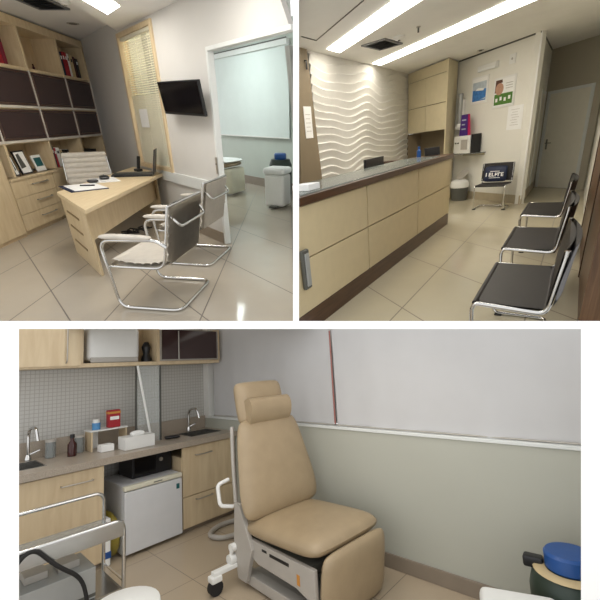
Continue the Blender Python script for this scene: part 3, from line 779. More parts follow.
bx(.26, .45, .0, .03, .08, .30, bev=.006).build('front_recess', M['grey_metal'], t)
bx(.22, .48, -.02, .04, .28, .34, bev=.01).build('spout', M['white'], t)
m = MB()
for k in range(2): m.cyl((.08 + k * .08, .0, .22), (.08 + k * .08, .03, .22), .016, 10)
m.build('button', M['grey_dark'], t)
bx(.525, .575, .04, .28, .0, .38, bev=.01).build('tank', M['black'], t)
t = thing('leaflet_holder', BACK @ T(.50, -.20, 1.385), 'purple and magenta leaflet stand on top of the coffee machine', 'leaflets')
s0 = MB(); s0.plate([(0, 0), (.26, 0), (.23, .42), (.04, .42)], -.012, 0); s0.build('leaflet', M['purple'], t)
s0 = MB(); s0.plate([(.06, 0), (.34, 0), (.28, .42), (.1, .42)], .004, .014); s0.build('leaflet', M['pink'], t)
m = MB()
for k in range(3): m.box(.07, .20 - .03 * (k % 2), -.0145, -.011, .12 + k * .09, .145 + k * .09)
m.build('lettering', M['haze'], t)
# pedal bin by the wall
t = thing('waste_bin', BACK @ T(.68, -.26), 'small grey waste bin with an open white swing lid by the back wall', 'bin')
m = MB(); m.lathe([(.17, 0), (.20, .30)]); m.build('bucket', M['grey_dark'], t)
m = MB(); m.lathe([(.205, .29), (.215, .33), (.19, .42), (.12, .46)]); m.build('rim', M['white'], t)
s0 = MB(); s0.lathe([(0, 0), (.13, .004), (.14, .02), (0, .04)], n=20); s0.move(T(.0, .08, .56) @ RX(50)); s0.build('lid', M['grey_metal'], t)

# --- leather sling chairs
def sling_chair(frame, label, w, d, group=None):
    t = thing('sling_chair', frame, label, 'chair', group)
    h = w / 2
    side = lambda s: [(s * h, d * .50, .80), (s * h, d * .40, .44), (s * h, -d * .46, .46), (s * h, -d * .50, .42), (s * h, -d * .46, .014), (s * h, d * .40, .014)]
    pts = side(-1) + side(1)[::-1]
    tb(fil(pts, .06, 6), .0135, 12).build('frame', M['chrome'], t)
    m = MB()
    th = .012
    for sg in (1, -1):
        m.grid(lambda u, v: (((u - .5) if sg > 0 else (.5 - u)) * w * .98, -d * .47 + v * d * .85, .468 - .035 * sin(pi * v) * (1 - (2 * abs(u - .5)) ** 4) + (0 if sg > 0 else -th)), 10, 10)
    bmesh.ops.holes_fill(m.b, edges=[e_ for e_ in m.b.edges if e_.is_boundary], sides=0)
    m.tube([(-h * .98, -d * .47, .458), (h * .98, -d * .47, .458)], .018, 10)
    m.tube([(-h * .98, d * .385, .455), (h * .98, d * .385, .455)], .016, 10)
    m.build('seat', M['leather_b'], t)
    m = MB()
    for sg in (1, -1):
        m.grid(lambda u, v: (((.5 - u) if sg > 0 else (u - .5)) * (w + .03), d * (.42 + .085 * v) + .05 * (1 - (2 * (u - .5)) ** 2) + (0.016 if sg > 0 else -.016), .50 + .33 * v), 10, 6)
    bmesh.ops.holes_fill(m.b, edges=[e_ for e_ in m.b.edges if e_.is_boundary], sides=0)
    m.build('backrest', M['leather_b'], t)
    for s in (-1, 1):
        m = MB(); m.cyl((s * h, d * .50, .80), (s * h, d * .505, .835), .016, 10); m.build('end_cap', M['chrome'], t)
    for s in (-1, 1): bx(s * h - .03, s * h + .03, -d * .42, -d * .30, 0, .010).build('glide', M['rubber'], t)
    return t
GR = 'dark sling chairs along the right wall'
s1 = sling_chair(F2 @ T(1.60, 2.44) @ RZ(233), 'nearest dark leather sling chair in the row by the walnut wall', .90, .46, GR)
copy_tree(s1, F2 @ T(2.40, 3.54) @ RZ(233), 'middle dark leather sling chair in the row by the walnut wall', GR)
copy_tree(s1, F2 @ T(3.33, 4.80) @ RZ(233), 'farthest dark leather sling chair in the row, nearest the white door', GR)
wc = sling_chair(F2 @ T(4.155, 7.634) @ RZ(-43), 'single dark sling chair with a navy cushion against the back wall', .55, .52)
t = thing('cushion', F2 @ T(4.155, 7.634) @ RZ(-43) @ T(-.02, .13, .485) @ RX(-14), 'navy cushion with white lettering propped on the single chair', 'cushion')
s0 = MB(); s0.cushion(.42, .30, .10, crown=.4); s0.move(T(0, 0, .155) @ RX(90) @ T(0, 0, -.05)); s0.build('cover', M['navy'], t)
m = MB()
def glyph(m, k, x, z, w, h):
    s = w * .32; y0, y1 = -.056, -.045
    m.box(x, x + s, y0, y1, z, z + h)
    if k in (1, 5):
        m.box(x + s, x + w, y0, y1, z, z + h * .18); m.box(x + s, x + w, y0, y1, z + h * .41, z + h * .59); m.box(x + s, x + w, y0, y1, z + h * .82, z + h)
    elif k == 2: m.box(x + s, x + w, y0, y1, z, z + h * .2)
    elif k == 3: m.box(x + w - s, x + w, y0, y1, z + h * .4, z + h); m.box(x + s, x + w - s, y0, y1, z + h * .35, z + h * .55)
    elif k == 4: m.box(x + s, x + w, y0, y1, z + h * .8, z + h)
for k in range(6):
    glyph(m, k, -.165 + k * .056, .10, .044, .07)
m.box(-.09, .08, -.056, -.045, .19, .20); m.box(-.10, .10, -.056, -.045, .07, .078)
m.build('lettering', M['paper'], t)

# --- reception ceiling
def strip(p, label):
    t = thing('light_strip', F2 @ T(0, 0, 2.9), label, 'ceiling light', 'long light strips in the reception ceiling')
    m = MB(); m.prism(p, -.016, -.004); m.build('diffuser', M['lamp2'], t)
    c = Vector((sum(q[0] for q in p) / 4, sum(q[1] for q in p) / 4))
    m = MB(); m.prism([tuple(c + (Vector(q) - c) * 1.03) for q in p], -.008, 0); m.build('frame', M['white'], t)
strip([(.94, 7.02), (1.19, 7.37), (2.02, 4.55), (1.66, 4.45)], 'bright light strip nearer the wave wall on the reception ceiling')
strip([(2.04, 8.66), (2.27, 8.95), (3.66, 5.25), (3.27, 5.05)], 'bright light strip running towards the posters on the reception ceiling')
ceiling_vent(F2 @ T(1.86, 7.2, 2.9) @ RZ(48), .62, .42, 7, 'dark louvred air vent between the reception light strips')
t = thing('smoke_detector', F2 @ T(2.03, 6.85, 2.9), 'small white detector beside the vent between the light strips', 'detector')
m = MB(); m.lathe([(0, -.05), (.06, -.04), (.09, -.02), (.09, 0)]); m.build('body', M['white'], t)
m = MB(); m.lathe([(0, -.06), (.02, -.058), (.02, -.045)]); m.build('sensor', M['grey_dark'], t)
t = thing('sprinkler', F2 @ T(2.18, 6.42, 2.9), 'tiny dark sprinkler on the reception ceiling between the strips', 'sprinkler')
m = MB(); m.lathe([(.03, -.01), (.03, 0)]); m.build('plate', M['alu'], t)
m = MB(); m.lathe([(0, -.07), (.012, -.07), (.012, -.01)]); m.build('head', M['grey_dark'], t)
t = thing('downlight', F2 @ T(4.22, 8.72, 2.9), 'small round spot in the ceiling before the poster wall', 'ceiling light')
m = MB(); m.lathe([(.06, -.008), (.06, 0)]); m.build('ring', M['alu'], t)
m = MB(); m.lathe([(0, -.02), (.03, -.02), (.03, 0)]); m.build('bulb', M['grey_dark'], t)
h0 = MB()
for a, b in (((.72, 6.47), (1.11, 5.06)), ((.49, 6.17), (.72, 6.47))):
    va, vb = Vector((*a, 2.894)), Vector((*b, 2.894)); h0.tube([va, vb], .007, 6)
struct('trim_5', h0, M['grey_dark'], F2)
h0 = MB(); h0.box(.1, 2.2, -.012, 0, 2.875, 2.9); struct('trim_6', h0, M['grey_dark'], BACK)
h0 = MB(); h0.box(0, 2.5, -.012, 0, 2.875, 2.9); struct('trim_7', h0, M['grey_dark'], CORR)
h0 = MB(); h0.box(-.1, 7.4, -.015, 0, 2.872, 2.9); struct('trim_8', h0, M['grey_dark'], RIGHT)

# ================================================================ TREATMENT ROOM (room 3)
CF = F3 @ T(-1.139, 3.738) @ RZ(47.86)     # front of the base cupboards, -y into the room
RW = F3 @ T(-1.215, 4.549) @ RZ(-42.14)    # right wall, x from the far corner towards the camera
m = MB(); m.prism([(-3.6, 1.3), (3.2, 1.0), (3.0, 2.2), (-1.2, 4.75), (-2.0, 4.9)], -.03, 0)
struct('floor_treatment', m, M['floor3'], F3)
def topz(x, x0, z0, x1, z1): return z0 + (z1 - z0) * (x - x0) / (x1 - x0)
m = MB(); m.plate([(-2.6, -.03), (.72, -.03), (.72, 2.04), (-1.35, 1.94), (-2.6, 1.90)], .6, .68)
struct('wall_tiled', m, M['mosaic'], CF)
m = MB(); m.plate([(-.05, -.03), (4.7, -.03), (4.7, .96), (-.05, .96)], 0, .1)
wl = struct('wall_window', m, M['wall_sage'], RW)
m = MB(); m.plate([(.0, .96), (.10, .96), (.10, 2.04), (.0, 2.05)], 0.0, .1); m.plate([(.10, .99), (4.7, .99), (4.7, 1.55), (3.73, 1.643), (3.018, 1.727), (1.988, 1.847), (.232, 2.04), (.1, 2.05)], .12, .14)  # white corner strip stands in for the bright slit of window light
struct('window_2', m, M['white'], RW)
struct('trim_9', bx(.1, 4.7, -.012, .12, .962, .984, bev=.003), M['frame_w'], RW)
struct('baseboard_window', bx(.0, 4.7, -.015, 0, 0, .10, bev=.003), M['base_br'], RW)
def blind(x0, x1, tops, label):
    t = thing('roller_blind', RW @ T(x0, .03, 0), label, 'blind', 'roller blinds on the treatment room window')
    def tz(x):
        for (a, za), (b, zb) in zip(tops, tops[1:]):
            if x <= b: return za + (zb - za) * (x - a) / (b - a)
        return tops[-1][1]
    m = MB(); w = x1 - x0
    def fn(u, v):
        x = u * w; z0 = .985; z = z0 + v * (tz(x0 + x) - z0)
        return (x, .006 * sin(x * 9) * (1 - v) + .004 * sin(x * 23 + 2) * (1 - v), z)
    m.grid(fn, 48, 8)
    m.build('fabric', M['blind'], t)
    tb([(0, -.004, .992), (w, -.004, .992)], .006, 8).build('bottom_bar', M['grey_metal'], t)
    return t
TP = [(.0, 2.05), (.232, 2.035), (1.988, 1.845), (3.018, 1.724), (3.731, 1.64), (4.7, 1.55)]
blind(.17, 1.945, TP, 'grey white roller blind behind the treatment chair, left of the cord gap')
blind(1.975, 4.6, TP, 'wide grey white roller blind right of the cord gap')
solo('blind_cord', tb([(0, 0, 1.0), (0, 0, 1.80)], .007, 6), M['copper'], RW @ T(1.96, .02, 0), 'pinkish cord hanging in the gap between the two roller blinds', 'cord')

# base cupboards
def base_unit(x0, x1, label, hx, hz, split=None):
    t = thing('base_cabinet', CF @ T(x0, 0), label, 'cabinet', 'base cabinets under the granite counter')
    w = x1 - x0
    bx(0, w, .02, .57, .04, .695).build('body', M['maple3'], t)
    bx(.02, w - .02, .05, .5, 0, .04).build('plinth', M['base_br'], t)
    zs = [(.05, .785)] if not split else [(.05, split - .004), (split + .004, .785)]
    for i, (a, b) in enumerate(zs):
        d = bx(.003, w - .003, 0, .02, a, b, bev=.002).build('door', M['maple3'], t)
        z = hz if i == len(zs) - 1 else a + (b - a) * .86
        tb(fil([(hx[0], 0, z), (hx[0], -.03, z), (hx[1], -.03, z), (hx[1], 0, z)], .01), .006, 8).build('handle', M['alu'], d)
    return t
base_unit(-1.90, -.79, 'oak fronted base cabinet behind the chrome trolley', (.80, 1.02), .70)
base_unit(-.09, .54, 'oak fronted base cabinet right of the fridge, under the far sink', (.14, .32), .70, .33)
cp = thing('granite_counter', CF, 'speckled beige granite counter with two sinks along the tiled wall', 'counter')
m = MB()
for a in ((-2.0, .545, -.03, .14), (-2.0, .545, .46, .598), (-2.0, -1.80, .14, .46), (-1.16, .10, .14, .46), (.48, .545, .14, .46)): m.box(a[0], a[1], a[2], a[3], .795, .85)
m.build('worktop', M['granite'], cp)
bx(-2.0, .545, .575, .598, .85, .99).build('splashback', M['granite'], cp)
for x0, x1 in ((-1.80, -1.16), (.10, .48)):
    m = MB()
    m.box(x0, x1, .14, .46, .70, .71)
    for q in ((x0, x0 + .01, .14, .46), (x1 - .01, x1, .14, .46), (x0 + .01, x1 - .01, .14, .15), (x0 + .01, x1 - .01, .45, .46)): m.box(q[0], q[1], q[2], q[3], .71, .852)
    m.build('sink', M['steel'], cp)
def faucet(x, y, label, tall=.26):
    t = thing('tap', CF @ T(x, y, .851), label, 'tap', 'sink taps on the granite counter')
    tb(fil([(0, 0, 0), (0, 0, tall), (.02, -.14, tall + .02), (.03, -.17, tall - .09)], .07, 6), .013, 10).build('spout', M['chrome'], t)
    m = MB(); m.lathe([(.026, 0), (.026, .02), (.016, .05)]); m.build('base', M['chrome'], t)
    tb([(.015, 0, .05), (.08, -.02, .075)], .008, 8).build('lever', M['chrome'], t)
faucet(-1.21, .50, 'chrome tap at the near sink, left end of the counter')
faucet(.28, .50, 'chrome swan neck tap at the far sink by the window', .24)
# fridge, microwave, bags
fr = thing('mini_fridge', CF @ T(-.635, -.02), 'small white fridge under the granite counter', 'fridge')
bx(0, .53, .05, .52, .02, .575, bev=.012).build('body', M['fridge'], fr)
bx(.0, .53, 0, .048, .03, .53, bev=.01).build('door', M['fridge'], fr)
bx(-.002, .532, -.004, .048, .535, .575, bev=.01, seg=3).build('door_header', M['fridge_top'], fr)
bx(.25, .33, -.006, -.002, .552, .56).build('badge', M['grey_dark'], fr)
bx(.47, .50, -.003, .0, .44, .485).build('sticker', M['teal'], fr)
mw = thing('microwave', CF @ T(-.495, .16), 'black microwave in the shadow on top of the fridge', 'microwave')
bx(0, .385, 0, .30, .577, .775, bev=.006).build('body', M['black'], mw)
m = MB(); m.cyl((.27, -.012, .70), (.27, 0, .70), .018, 14); m.build('dial', M['alu'], mw)
bx(.02, .22, -.003, 0, .60, .75).build('door_glass', M['screen'], mw)
m = MB()
m.cushion(.085, .34, .36, crown=.5, n=8)
solo('plastic_bag', m, M['yellow'], CF @ T(-.685, .20, .0), 'crumpled olive yellow bag standing between cupboard and fridge', 'bag')
t = thing('leaflet_roll', CF @ T(-.757, .0, 0), 'white and blue striped packet standing beside the yellow bag', 'packet')
m = MB(); m.box(-.022, .022, 0, .16, 0, .36, bev=.01); m.build('wrapper', M['paper'], t)
for z in (.06, .26): bx(-.023, .023, -.002, .05, z, z + .05).build('stripe', M['blue'], t)
# upper cupboards
up = thing('wall_cupboard', CF @ T(0, .25), 'long oak wall cupboard with open centre and dark glass right door', 'cupboard')
bx(-2.1, .54, 0, .33, 1.600, 1.635, bev=.002).build('bottom_board', M['maple3'], up)
bx(-2.1, .54, .31, .33, 1.635, 2.0).build('back_panel', M['maple_in'], up)
bx(-2.08, -.905, -.018, 0, 1.615, 1.95, bev=.002).build('door', M['maple3'], up)
tb(fil([(-1.02, -.018, 1.64), (-1.02, -.045, 1.66), (-1.02, -.045, 1.95)], .01), .006, 8).build('handle', M['alu'], up)
for x in (-.90, -.20, .53):
    bx(x - .015, x + .015, -.005, .31, 1.635, 1.98).build('upright', M['maple3'], up)
dg = bx(-.16, .51, -.012, -.004, 1.645, 1.96).build('glass_door', M['brown_glass'], up)
m = MB(); m.box(-.185, .515, -.02, -.002, 1.637, 1.652); m.box(.50, .515, -.02, -.002, 1.652, 1.96); m.box(-.185, -.17, -.02, -.002, 1.652, 1.96); m.build('door_frame', M['alu'], dg)
tb([(.02, -.022, 1.652), (.02, -.022, 1.95)], .006, 8).build('handle', M['alu'], dg)
st = thing('white_appliance', CF @ T(-.84, .27, 1.637), 'rounded white appliance in the open wall cupboard', 'appliance')
bx(0, .47, 0, .26, .012, .34, bev=.05, seg=4).build('housing', M['white'], st)
bx(.02, .45, -.004, .02, .0, .05, bev=.01).build('base', M['grey_metal'], st)
s0 = MB(); s0.lathe([(.05, 0), (.05, .03), (.03, .08), (.045, .15), (.02, .2)])
solo('black_device', s0, M['black'], CF @ T(-.27, .36, 1.637), 'small black device beside the white appliance in the wall cupboard', 'device')
# things on the counter
t = thing('acrylic_screen', CF @ T(-.36, .30, .852), 'clear upright screen with a dark edge standing on the granite counter', 'screen')
bx(-.03, .20, 0, .008, 0, .745).build('pane', M['clear'], t)
bx(.20, .215, -.006, .014, 0, .745).build('edge_post', M['grey_dark'], t)
bx(-.045, -.03, -.006, .014, 0, .745).build('edge_post', M['grey_dark'], t)
solo('white_rod', tb([(0, 0, 0), (-.13, .02, .745)], .011, 10), M['white'], CF @ T(-.28, .22, .852), 'slender white rod leaning from the counter to the wall cupboard', 'rod')
t = thing('desk_organizer', CF @ T(-.78, .34, .852), 'small two tier wooden organizer on the granite counter', 'organizer')
for x in (0, .30): bx(x, x + .012, 0, .16, 0, .17).build('side', M['maple3'], t)
bx(-.01, .32, -.01, .17, .17, .182, bev=.002).build('top_shelf', M['white'], t)
t = thing('red_tin', CF @ T(-.57, .40, 1.035), 'red and white packet on the organizer shelf', 'tin')
m = MB(); m.box(-.055, .055, -.03, .03, 0, .16, bev=.006); m.build('body', M['red'], t)
m = MB(); m.box(-.04, .04, -.032, -.029, .07, .10); m.build('label', M['paper'], t)
bx(-.056, .056, -.031, .031, .125, .145).build('band', M['orange'], t)
t = thing('blue_jar', CF @ T(-.72, .40, 1.035), 'light blue jar at the left end of the organizer shelf', 'jar')
m = MB(); m.lathe([(.035, 0), (.035, .06)]); m.build('body', M['sky'], t)
m = MB(); m.lathe([(.03, .06), (.03, .09), (0, .092)]); m.build('lid', M['white'], t)
t = thing('tissue_box', CF @ T(-.44, .14, .852), 'white box at the counter edge in front of the organizer', 'box')
bx(-.15, .12, -.06, .10, 0, .11, bev=.004).build('carton', M['white'], t)
m = MB(); m.cushion(.12, .06, .05, crown=.6); m.move(T(-.01, .02, .10)); m.build('tissue', M['paper'], t)
solo('small_carton', bx(-.06, .05, -.04, .05, 0, .06, bev=.003), M['paper'], CF @ T(-.68, .26, .852), 'small white carton left of the white box on the counter', 'box')
solo('card_stack', bx(-.07, .05, -.006, .006, 0, .16), M['paper'], CF @ T(-.71, .53, .852), 'pale card standing behind the blue jar', 'card')
t = thing('amber_bottle', CF @ T(-.93, .34, .852), 'dark amber bottle standing on the counter by the tiles', 'bottle')
m = MB(); m.lathe([(.035, 0), (.035, .10), (.014, .13), (.014, .15)]); m.build('body', M['amber'], t)
m = MB(); m.lathe([(.018, .15), (.018, .18), (0, .182)]); m.build('cap', M['black'], t)
for k, x in enumerate((-1.06, -.84)):
    t = thing('glass_jar', CF @ T(x, .46, .852), ('clear glass jar left of the amber bottle', 'clear glass jar right of the amber bottle')[k], 'jar', 'clear jars on the counter')
    m = MB(); m.lathe([(.04, 0), (.04, .13), (.035, .13), (.035, .006), (0, .006)], n=20, cap=False); m.build('glass', M['clear_gr'], t)
    m = MB(); m.lathe([(.041, .13), (.041, .15), (0, .152)]); m.build('lid', M['grey_metal'], t)
s0 = MB(); s0.cushion(.15, .08, .03)
solo('kidney_dish', s0, M['black'], CF @ T(-.05, .26, .852) @ RZ(-20), 'small black dish on the counter beside the white rod', 'dish')

# treatment chair
TC = F3 @ T(-.02, 2.75) @ RZ(43.5)    # -y is the front of the chair
tc = thing('treatment_chair', TC, 'large tan vinyl treatment chair with raised back and headrest by the window wall', 'treatment chair')
s0 = MB(); s0.cushion(.66, .76, .155, crown=.35, n=14); s0.move(T(0, -.02, .335) @ RX(-3)); s0.build('seat', M['leather_t'], tc)
s0 = MB(); s0.cushion(.70, .70, .13, crown=.35, n=14)
for v in s0.b.verts:
    f = (v.co.y / .70 + .5); v.co.x *= 1.04 - .22 * max(0, f - .25) / .75
s0.move(T(.0, .40, .765) @ RX(75)); s0.build('backrest', M['leather_t'], tc)
s0 = MB(); s0.cushion(.46, .34, .14, crown=.25, n=12); s0.move(T(-.01, .56, 1.22) @ RX(77)); hp = s0.build('head_cushion', M['leather_t'], tc)
s0 = MB(); s0.tube([(-.20, 0, 0), (-.195, 0, 0), (-.18, 0, 0), (.18, 0, 0), (.195, 0, 0), (.20, 0, 0)], .085, 20)
s0.move(T(.0, .41, 1.175) @ RX(10) @ Matrix.Diagonal((1, .8, 1.25, 1))); s0.build('neck_pillow', M['leather_t'], tc)
m = MB()
for x in (-.10, .10): m.box(x - .02, x + .02, .615, .63, .98, 1.22)
m.build('headrest_bracket', M['grey_metal'], tc)
s0 = MB(); s0.cushion(.60, .42, .10, crown=.35, n=12); s0.move(T(0, -.345, .215) @ RX(97)); s0.build('leg_rest', M['leather_t'], tc)
m = MB(); m.slab([(.40, .02), (-.30, .02), (-.36, .05), (-.36, .09), (.40, .09)], -.30, -.22, bev=.008); m.slab([(.40, .02), (-.30, .02), (-.36, .05), (-.36, .09), (.40, .09)], .22, .30, bev=.008)
m.box(-.22, .22, -.28, .36, .03, .08)
m.build('base', M['grey_metal'], tc)
m = MB(); m.slab([(-.36, .34), (.37, .34), (.37, .28), (.18, .20), (-.20, .20), (-.36, .14)], -.315, -.285, bev=.006)
m.slab([(-.36, .34), (.37, .34), (.37, .28), (.18, .20), (-.20, .20), (-.36, .14)], .285, .315, bev=.006)
m.build('side_cover', M['grey_metal'], tc)
bx(-.28, .28, -.30, .34, .27, .33).build('seat_frame', M['grey_dark'], tc)
m = MB(); m.slab([(.40, .05), (.30, .05), (.22, .28), (.36, .55), (.42, .55), (.44, .30)], -.335, -.30, bev=.006); m.build('back_support', M['grey_metal'], tc)
m = MB(); m.slab([(.40, .05), (.30, .05), (.22, .28), (.36, .55), (.42, .55), (.44, .30)], .30, .335, bev=.006); m.build('back_support', M['grey_metal'], tc)
for s in (-1, 1): tb(fil([(s * .315, .42, .50), (s * .305, .46, .80), (s * .25, .55, 1.06)], .1), .016, 10).build('back_rail', M['grey_metal'], tc)
m = MB(); m.tube(fil([(-.33, .44, .52), (-.42, .47, .54), (-.42, .50, .68), (-.33, .49, .70)], .03), .014, 10); m.build('grab_handle', M['white'], tc)
m = MB(); m.tube(fil([(.33, .44, .52), (.42, .47, .54), (.42, .50, .68), (.33, .49, .70)], .03), .014, 10)
m.build('grab_handle', M['white'], tc)
m = MB(); m.box(-.3165, -.314, .08, .13, .30, .315); m.box(-.3165, -.314, -.14, .05, .29, .31); m.build('control_slot', M['black'], tc)
m = MB(); m.box(-.3175, -.3145, -.235, -.21, .215, .275); m.build('warning_sticker', M['orange'], tc)
m = MB(); m.cyl((-.12, -.02, .05), (-.12, -.02, .28), .05, 16); m.cyl((.1, .1, .05), (.1, .1, .28), .05, 16); m.build('lift_column', M['grey_dark'], tc)
m = MB(); m.box(-.52, -.30, .40, .45, .12, .15, bev=.008); ca = m.build('castor_arm', M['white'], tc)
m = MB(); m.cyl((-.50, .425 - .022, .05), (-.50, .425 + .022, .05), .05, 18); m.build('castor', M['rubber'], ca)
m = MB(); m.box(-.54, -.46, .39, .46, .085, .125, bev=.01); m.build('castor_fork', M['white'], ca)
m = MB()
m.cyl((-.38, .44, .17), (-.31, .44, .17), .035, 14); m.cyl((-.37, .43, .25), (-.31, .43, .25), .028, 14)
m.tube([(-.36, .44, .17), (-.36, .43, .25)], .014, 8)
m.build('rear_roller', M['white'], tc)
solo('floor_hose', tb(fil([(-.62, 3.62, .025), (-.80, 3.50, .025), (-.95, 3.58, .025), (-.90, 3.80, .025), (-.62, 3.98, .025), (-.30, 4.02, .025)], .15, 6), .022, 10), M['grey_metal'], F3, 'grey hose curling on the floor behind the treatment chair', 'hose')

# chrome trolley
TR = F3 @ T(-1.52, 2.30) @ RZ(47)
tr = thing('chrome_trolley', TR, 'chrome instrument trolley with a glass top shelf at the left edge', 'trolley')
for y, zt in ((-.17, .66), (.17, .76)):
    m = MB(); m.tube(fil([(.34, y, .06), (.34, y, zt - .04), (-.6, y, zt - .04)], .06, 6), .012, 10)
    m.build('rail', M['chrome'], tr)
for x in (.34, -.55):
    for y in (-.17, .17):
        if x < 0: tb([(x, y, .06), (x, y, (.62 if y < 0 else .72))], .012, 10).build('post', M['chrome'], tr)
        cs = MB(); cs.cyl((x, y - .012, .03), (x, y + .012, .03), .03, 14); cs.build('castor', M['rubber'], tr)
bx(-.58, .33, -.17, .17, .54, .548).build('glass_shelf', M['clear_gr'], tr)
m = MB(); m.box(-.58, .335, -.185, -.170, .53, .62, bev=.003); m.build('front_guard', M['steel'], tr)
bx(-.58, .33, -.17, .17, .22, .232).build('lower_shelf', M['steel'], tr)
m = MB()
for z in (.14, .20, .26): m.tube([(.345, -.17, z), (.345, .17, z)], .006, 6)
m.build('side_bar', M['chrome'], tr)
bxm = thing('metal_device', TR @ T(.06, 0, .233), 'grey metal case on the lower trolley shelf', 'device')
bx(-.27, .13, -.15, .13, 0, .17, bev=.006).build('case', M['machine'], bxm)
m = MB()
for k in range(2): m.box(-.20 + k * .16, -.09 + k * .16, -.06, .06, .17, .21, bev=.004)
m.build('top_block', M['grey_metal'], bxm)
bx(-.268, .128, -.152, -.148, .012, .03).build('front_lip', M['grey_dark'], bxm)
solo('power_cable', tb(fil([(-.30, -.30, .10), (-.24, -.215, .55), (-.14, -.20, .645), (-.02, -.215, .50), (.10, -.21, .40), (.13, -.23, .22), (.10, -.26, .06)], .1, 6), .011, 8), M['rubber'], TR, 'black cable looping over the trolley front', 'cable')
t = thing('power_supply', TR @ T(-.36, -.24, .08), 'small black adaptor hanging at the left of the trolley', 'adaptor')
bx(-.04, .04, -.02, .02, .25, .42, bev=.008).build('housing', M['black'], t)
tb(fil([(0, 0, .42), (.02, 0, .6), (.10, .02, .67)], .04), .007, 6).build('lead', M['rubber'], t)
# foreground stool
t = thing('round_stool', F3 @ T(-.93, 1.96, -.0), 'white round stool top at the bottom edge in front of the trolley', 'stool')
m = MB(); m.lathe([(0, .33), (.14, .33), (.165, .36), (.16, .395), (.10, .417), (0, .422)]); m.build('seat', M['white'], t)
m = MB(); m.cyl((0, 0, .04), (0, 0, .34), .025, 12); m.build('column', M['chrome'], t)
for k in range(5):
    a = 2 * pi * k / 5; tb([(0, 0, .06), (.2 * cos(a), .2 * sin(a), .03)], .016, 8).build('leg', M['chrome'], t)
# bin and drum at the right
t = thing('pedal_bin', F3 @ T(.89, 1.77, .0) @ RZ(-24), 'white pedal bin lid at the bottom right in front of the drum', 'bin')
m = MB(); m.prism([(-.15, -.12), (.15, -.12), (.15, .12), (-.15, .12)], .02, .335, bev=.03, seg=3); m.build('body', M['white'], t)
m = MB(); m.prism([(-.16, -.13), (.16, -.13), (.16, .13), (-.16, .13)], .335, .41, bev=.03, seg=3); m.build('lid', M['white'], t)
bx(-.05, .05, -.18, -.11, .02, .04, bev=.006).build('pedal', M['grey_dark'], t)
dr = thing('green_drum', F3 @ T(1.235, 1.93) @ RZ(-38), 'dark green drum with a blue screw lid at the bottom right corner', 'drum')
m = MB(); m.lathe([(.17, 0), (.18, .05), (.18, .37), (.165, .43), (.14, .455), (.08, .46)], n=36); m.build('body', M['green'], dr)
m = MB(); m.lathe([(.095, .46), (.105, .47), (.105, .53), (.095, .542), (0, .544)], n=32); m.build('lid', M['blue'], dr)
m = MB(); m.lathe([(.09, .455), (.095, .46), (.095, .475)], n=32); m.build('collar', M['clear_gr'], dr)
m = MB(); m.lathe([(.105, .462), (.15, .459), (.158, .452)], n=36, cap=False); m.build('paper_ring', M['tanb'], dr)
s0 = MB(); s0.box(-.20, -.11, -.02, .04, .43, .485, bev=.012); s0.build('handle', M['black'], dr)

# treatment room lamp: assumed flat panel, edge-on to the camera behind the gutter bar
lp = thing('ceiling_light', F3 @ T(.15, 1.75, 0), 'assumed flat treatment room lamp, unseen behind the white gutter bar', 'ceiling light')

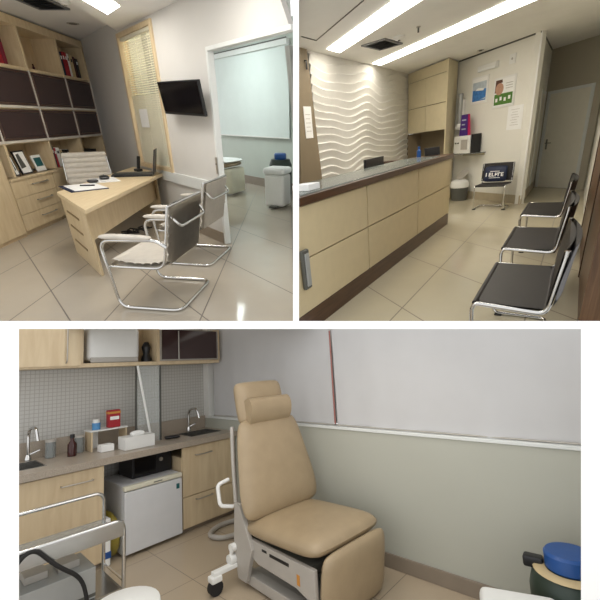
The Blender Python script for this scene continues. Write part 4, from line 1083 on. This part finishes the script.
# ================================================================ white frame added in camera space as gutters and margins of the three views
CAMP = Matrix.Translation((0, 0, 1.55)) @ Matrix.Rotation(R(90 - 28.6), 4, 'X')
D = 1.5
def q(px, py, d=D): return ((px - 300) / 370 * d, (320 - py) / 370 * d)  # image pixels to camera-space x and y at depth d
GF = MB()
def bar(x0, x1, y0, y1):
    """one member of the wall, its reveals splayed"""
    k = .02 / D
    (ax, ay), (bx_, by) = q(x0, y1), q(x1, y0)
    n = [(ax, ay), (bx_, ay), (bx_, by), (ax, by)]
    f = [GF.b.verts.new((x, y, -D)) for x, y in n]
    g = [GF.b.verts.new((x * (1 + k), y * (1 + k), -D - .02)) for x, y in n]
    GF.b.faces.new(f); GF.b.faces.new(g[::-1])
    for i in range(4): GF.b.faces.new((f[(i + 1) % 4], f[i], g[i], g[(i + 1) % 4]))
bar(-60, 1000, 321, 329)
bar(293, 299, -60, 321)
bar(-60, 19, 329, 660)
bar(581, 1000, 329, 660)
struct('gutter_frame', GF, M['white_m'], CAMP)
LF = CAMP @ Matrix.Rotation(R(-.75), 4, 'X')
lp.matrix_world = LF @ T(0, 0, -2.1)
bx(-.60, .60, -.004, .004, -.35, .35).build('housing', M['white'], lp)
bx(-.57, .57, -.007, -.0045, -.32, .32).build('diffuser', M['lamp3'], lp)

# ---------------------------------------------------------------- sky, camera, view
w = bpy.data.worlds.new('overcast'); sc.world = w; w.use_nodes = True
nt = w.node_tree; bg = nt.nodes['Background']
tc = nt.nodes.new('ShaderNodeTexCoord'); sp = nt.nodes.new('ShaderNodeSeparateXYZ'); rp = nt.nodes.new('ShaderNodeValToRGB')
nt.links.new(tc.outputs['Generated'], sp.inputs[0]); 
mr = nt.nodes.new('ShaderNodeMapRange'); mr.inputs['From Min'].default_value = -1; nt.links.new(sp.outputs['Z'], mr.inputs['Value']); nt.links.new(mr.outputs['Result'], rp.inputs['Fac'])
rp.color_ramp.elements[0].position = .30; rp.color_ramp.elements[0].color = (.95, .95, .95, 1)
rp.color_ramp.elements[1].position = .75; rp.color_ramp.elements[1].color = (1, 1, 1, 1)
nt.links.new(rp.outputs['Color'], bg.inputs['Color']); bg.inputs['Strength'].default_value = 1.2

cd = bpy.data.cameras.new('camera'); cam = bpy.data.objects.new('camera', cd); COL.objects.link(cam)
cam.matrix_world = CAMP
cd.sensor_fit = 'HORIZONTAL'; cd.sensor_width = 36; cd.lens = 36 * 370 / 600
cd.shift_y = 20 / 600 ; cd.clip_start = .05
sc.camera = cam
vs = sc.view_settings
vs.view_transform = 'Standard'; vs.look = 'None'; vs.gamma = 1; vs.exposure = 0; vs.use_curve_mapping = False
bpy.context.view_layer.update()
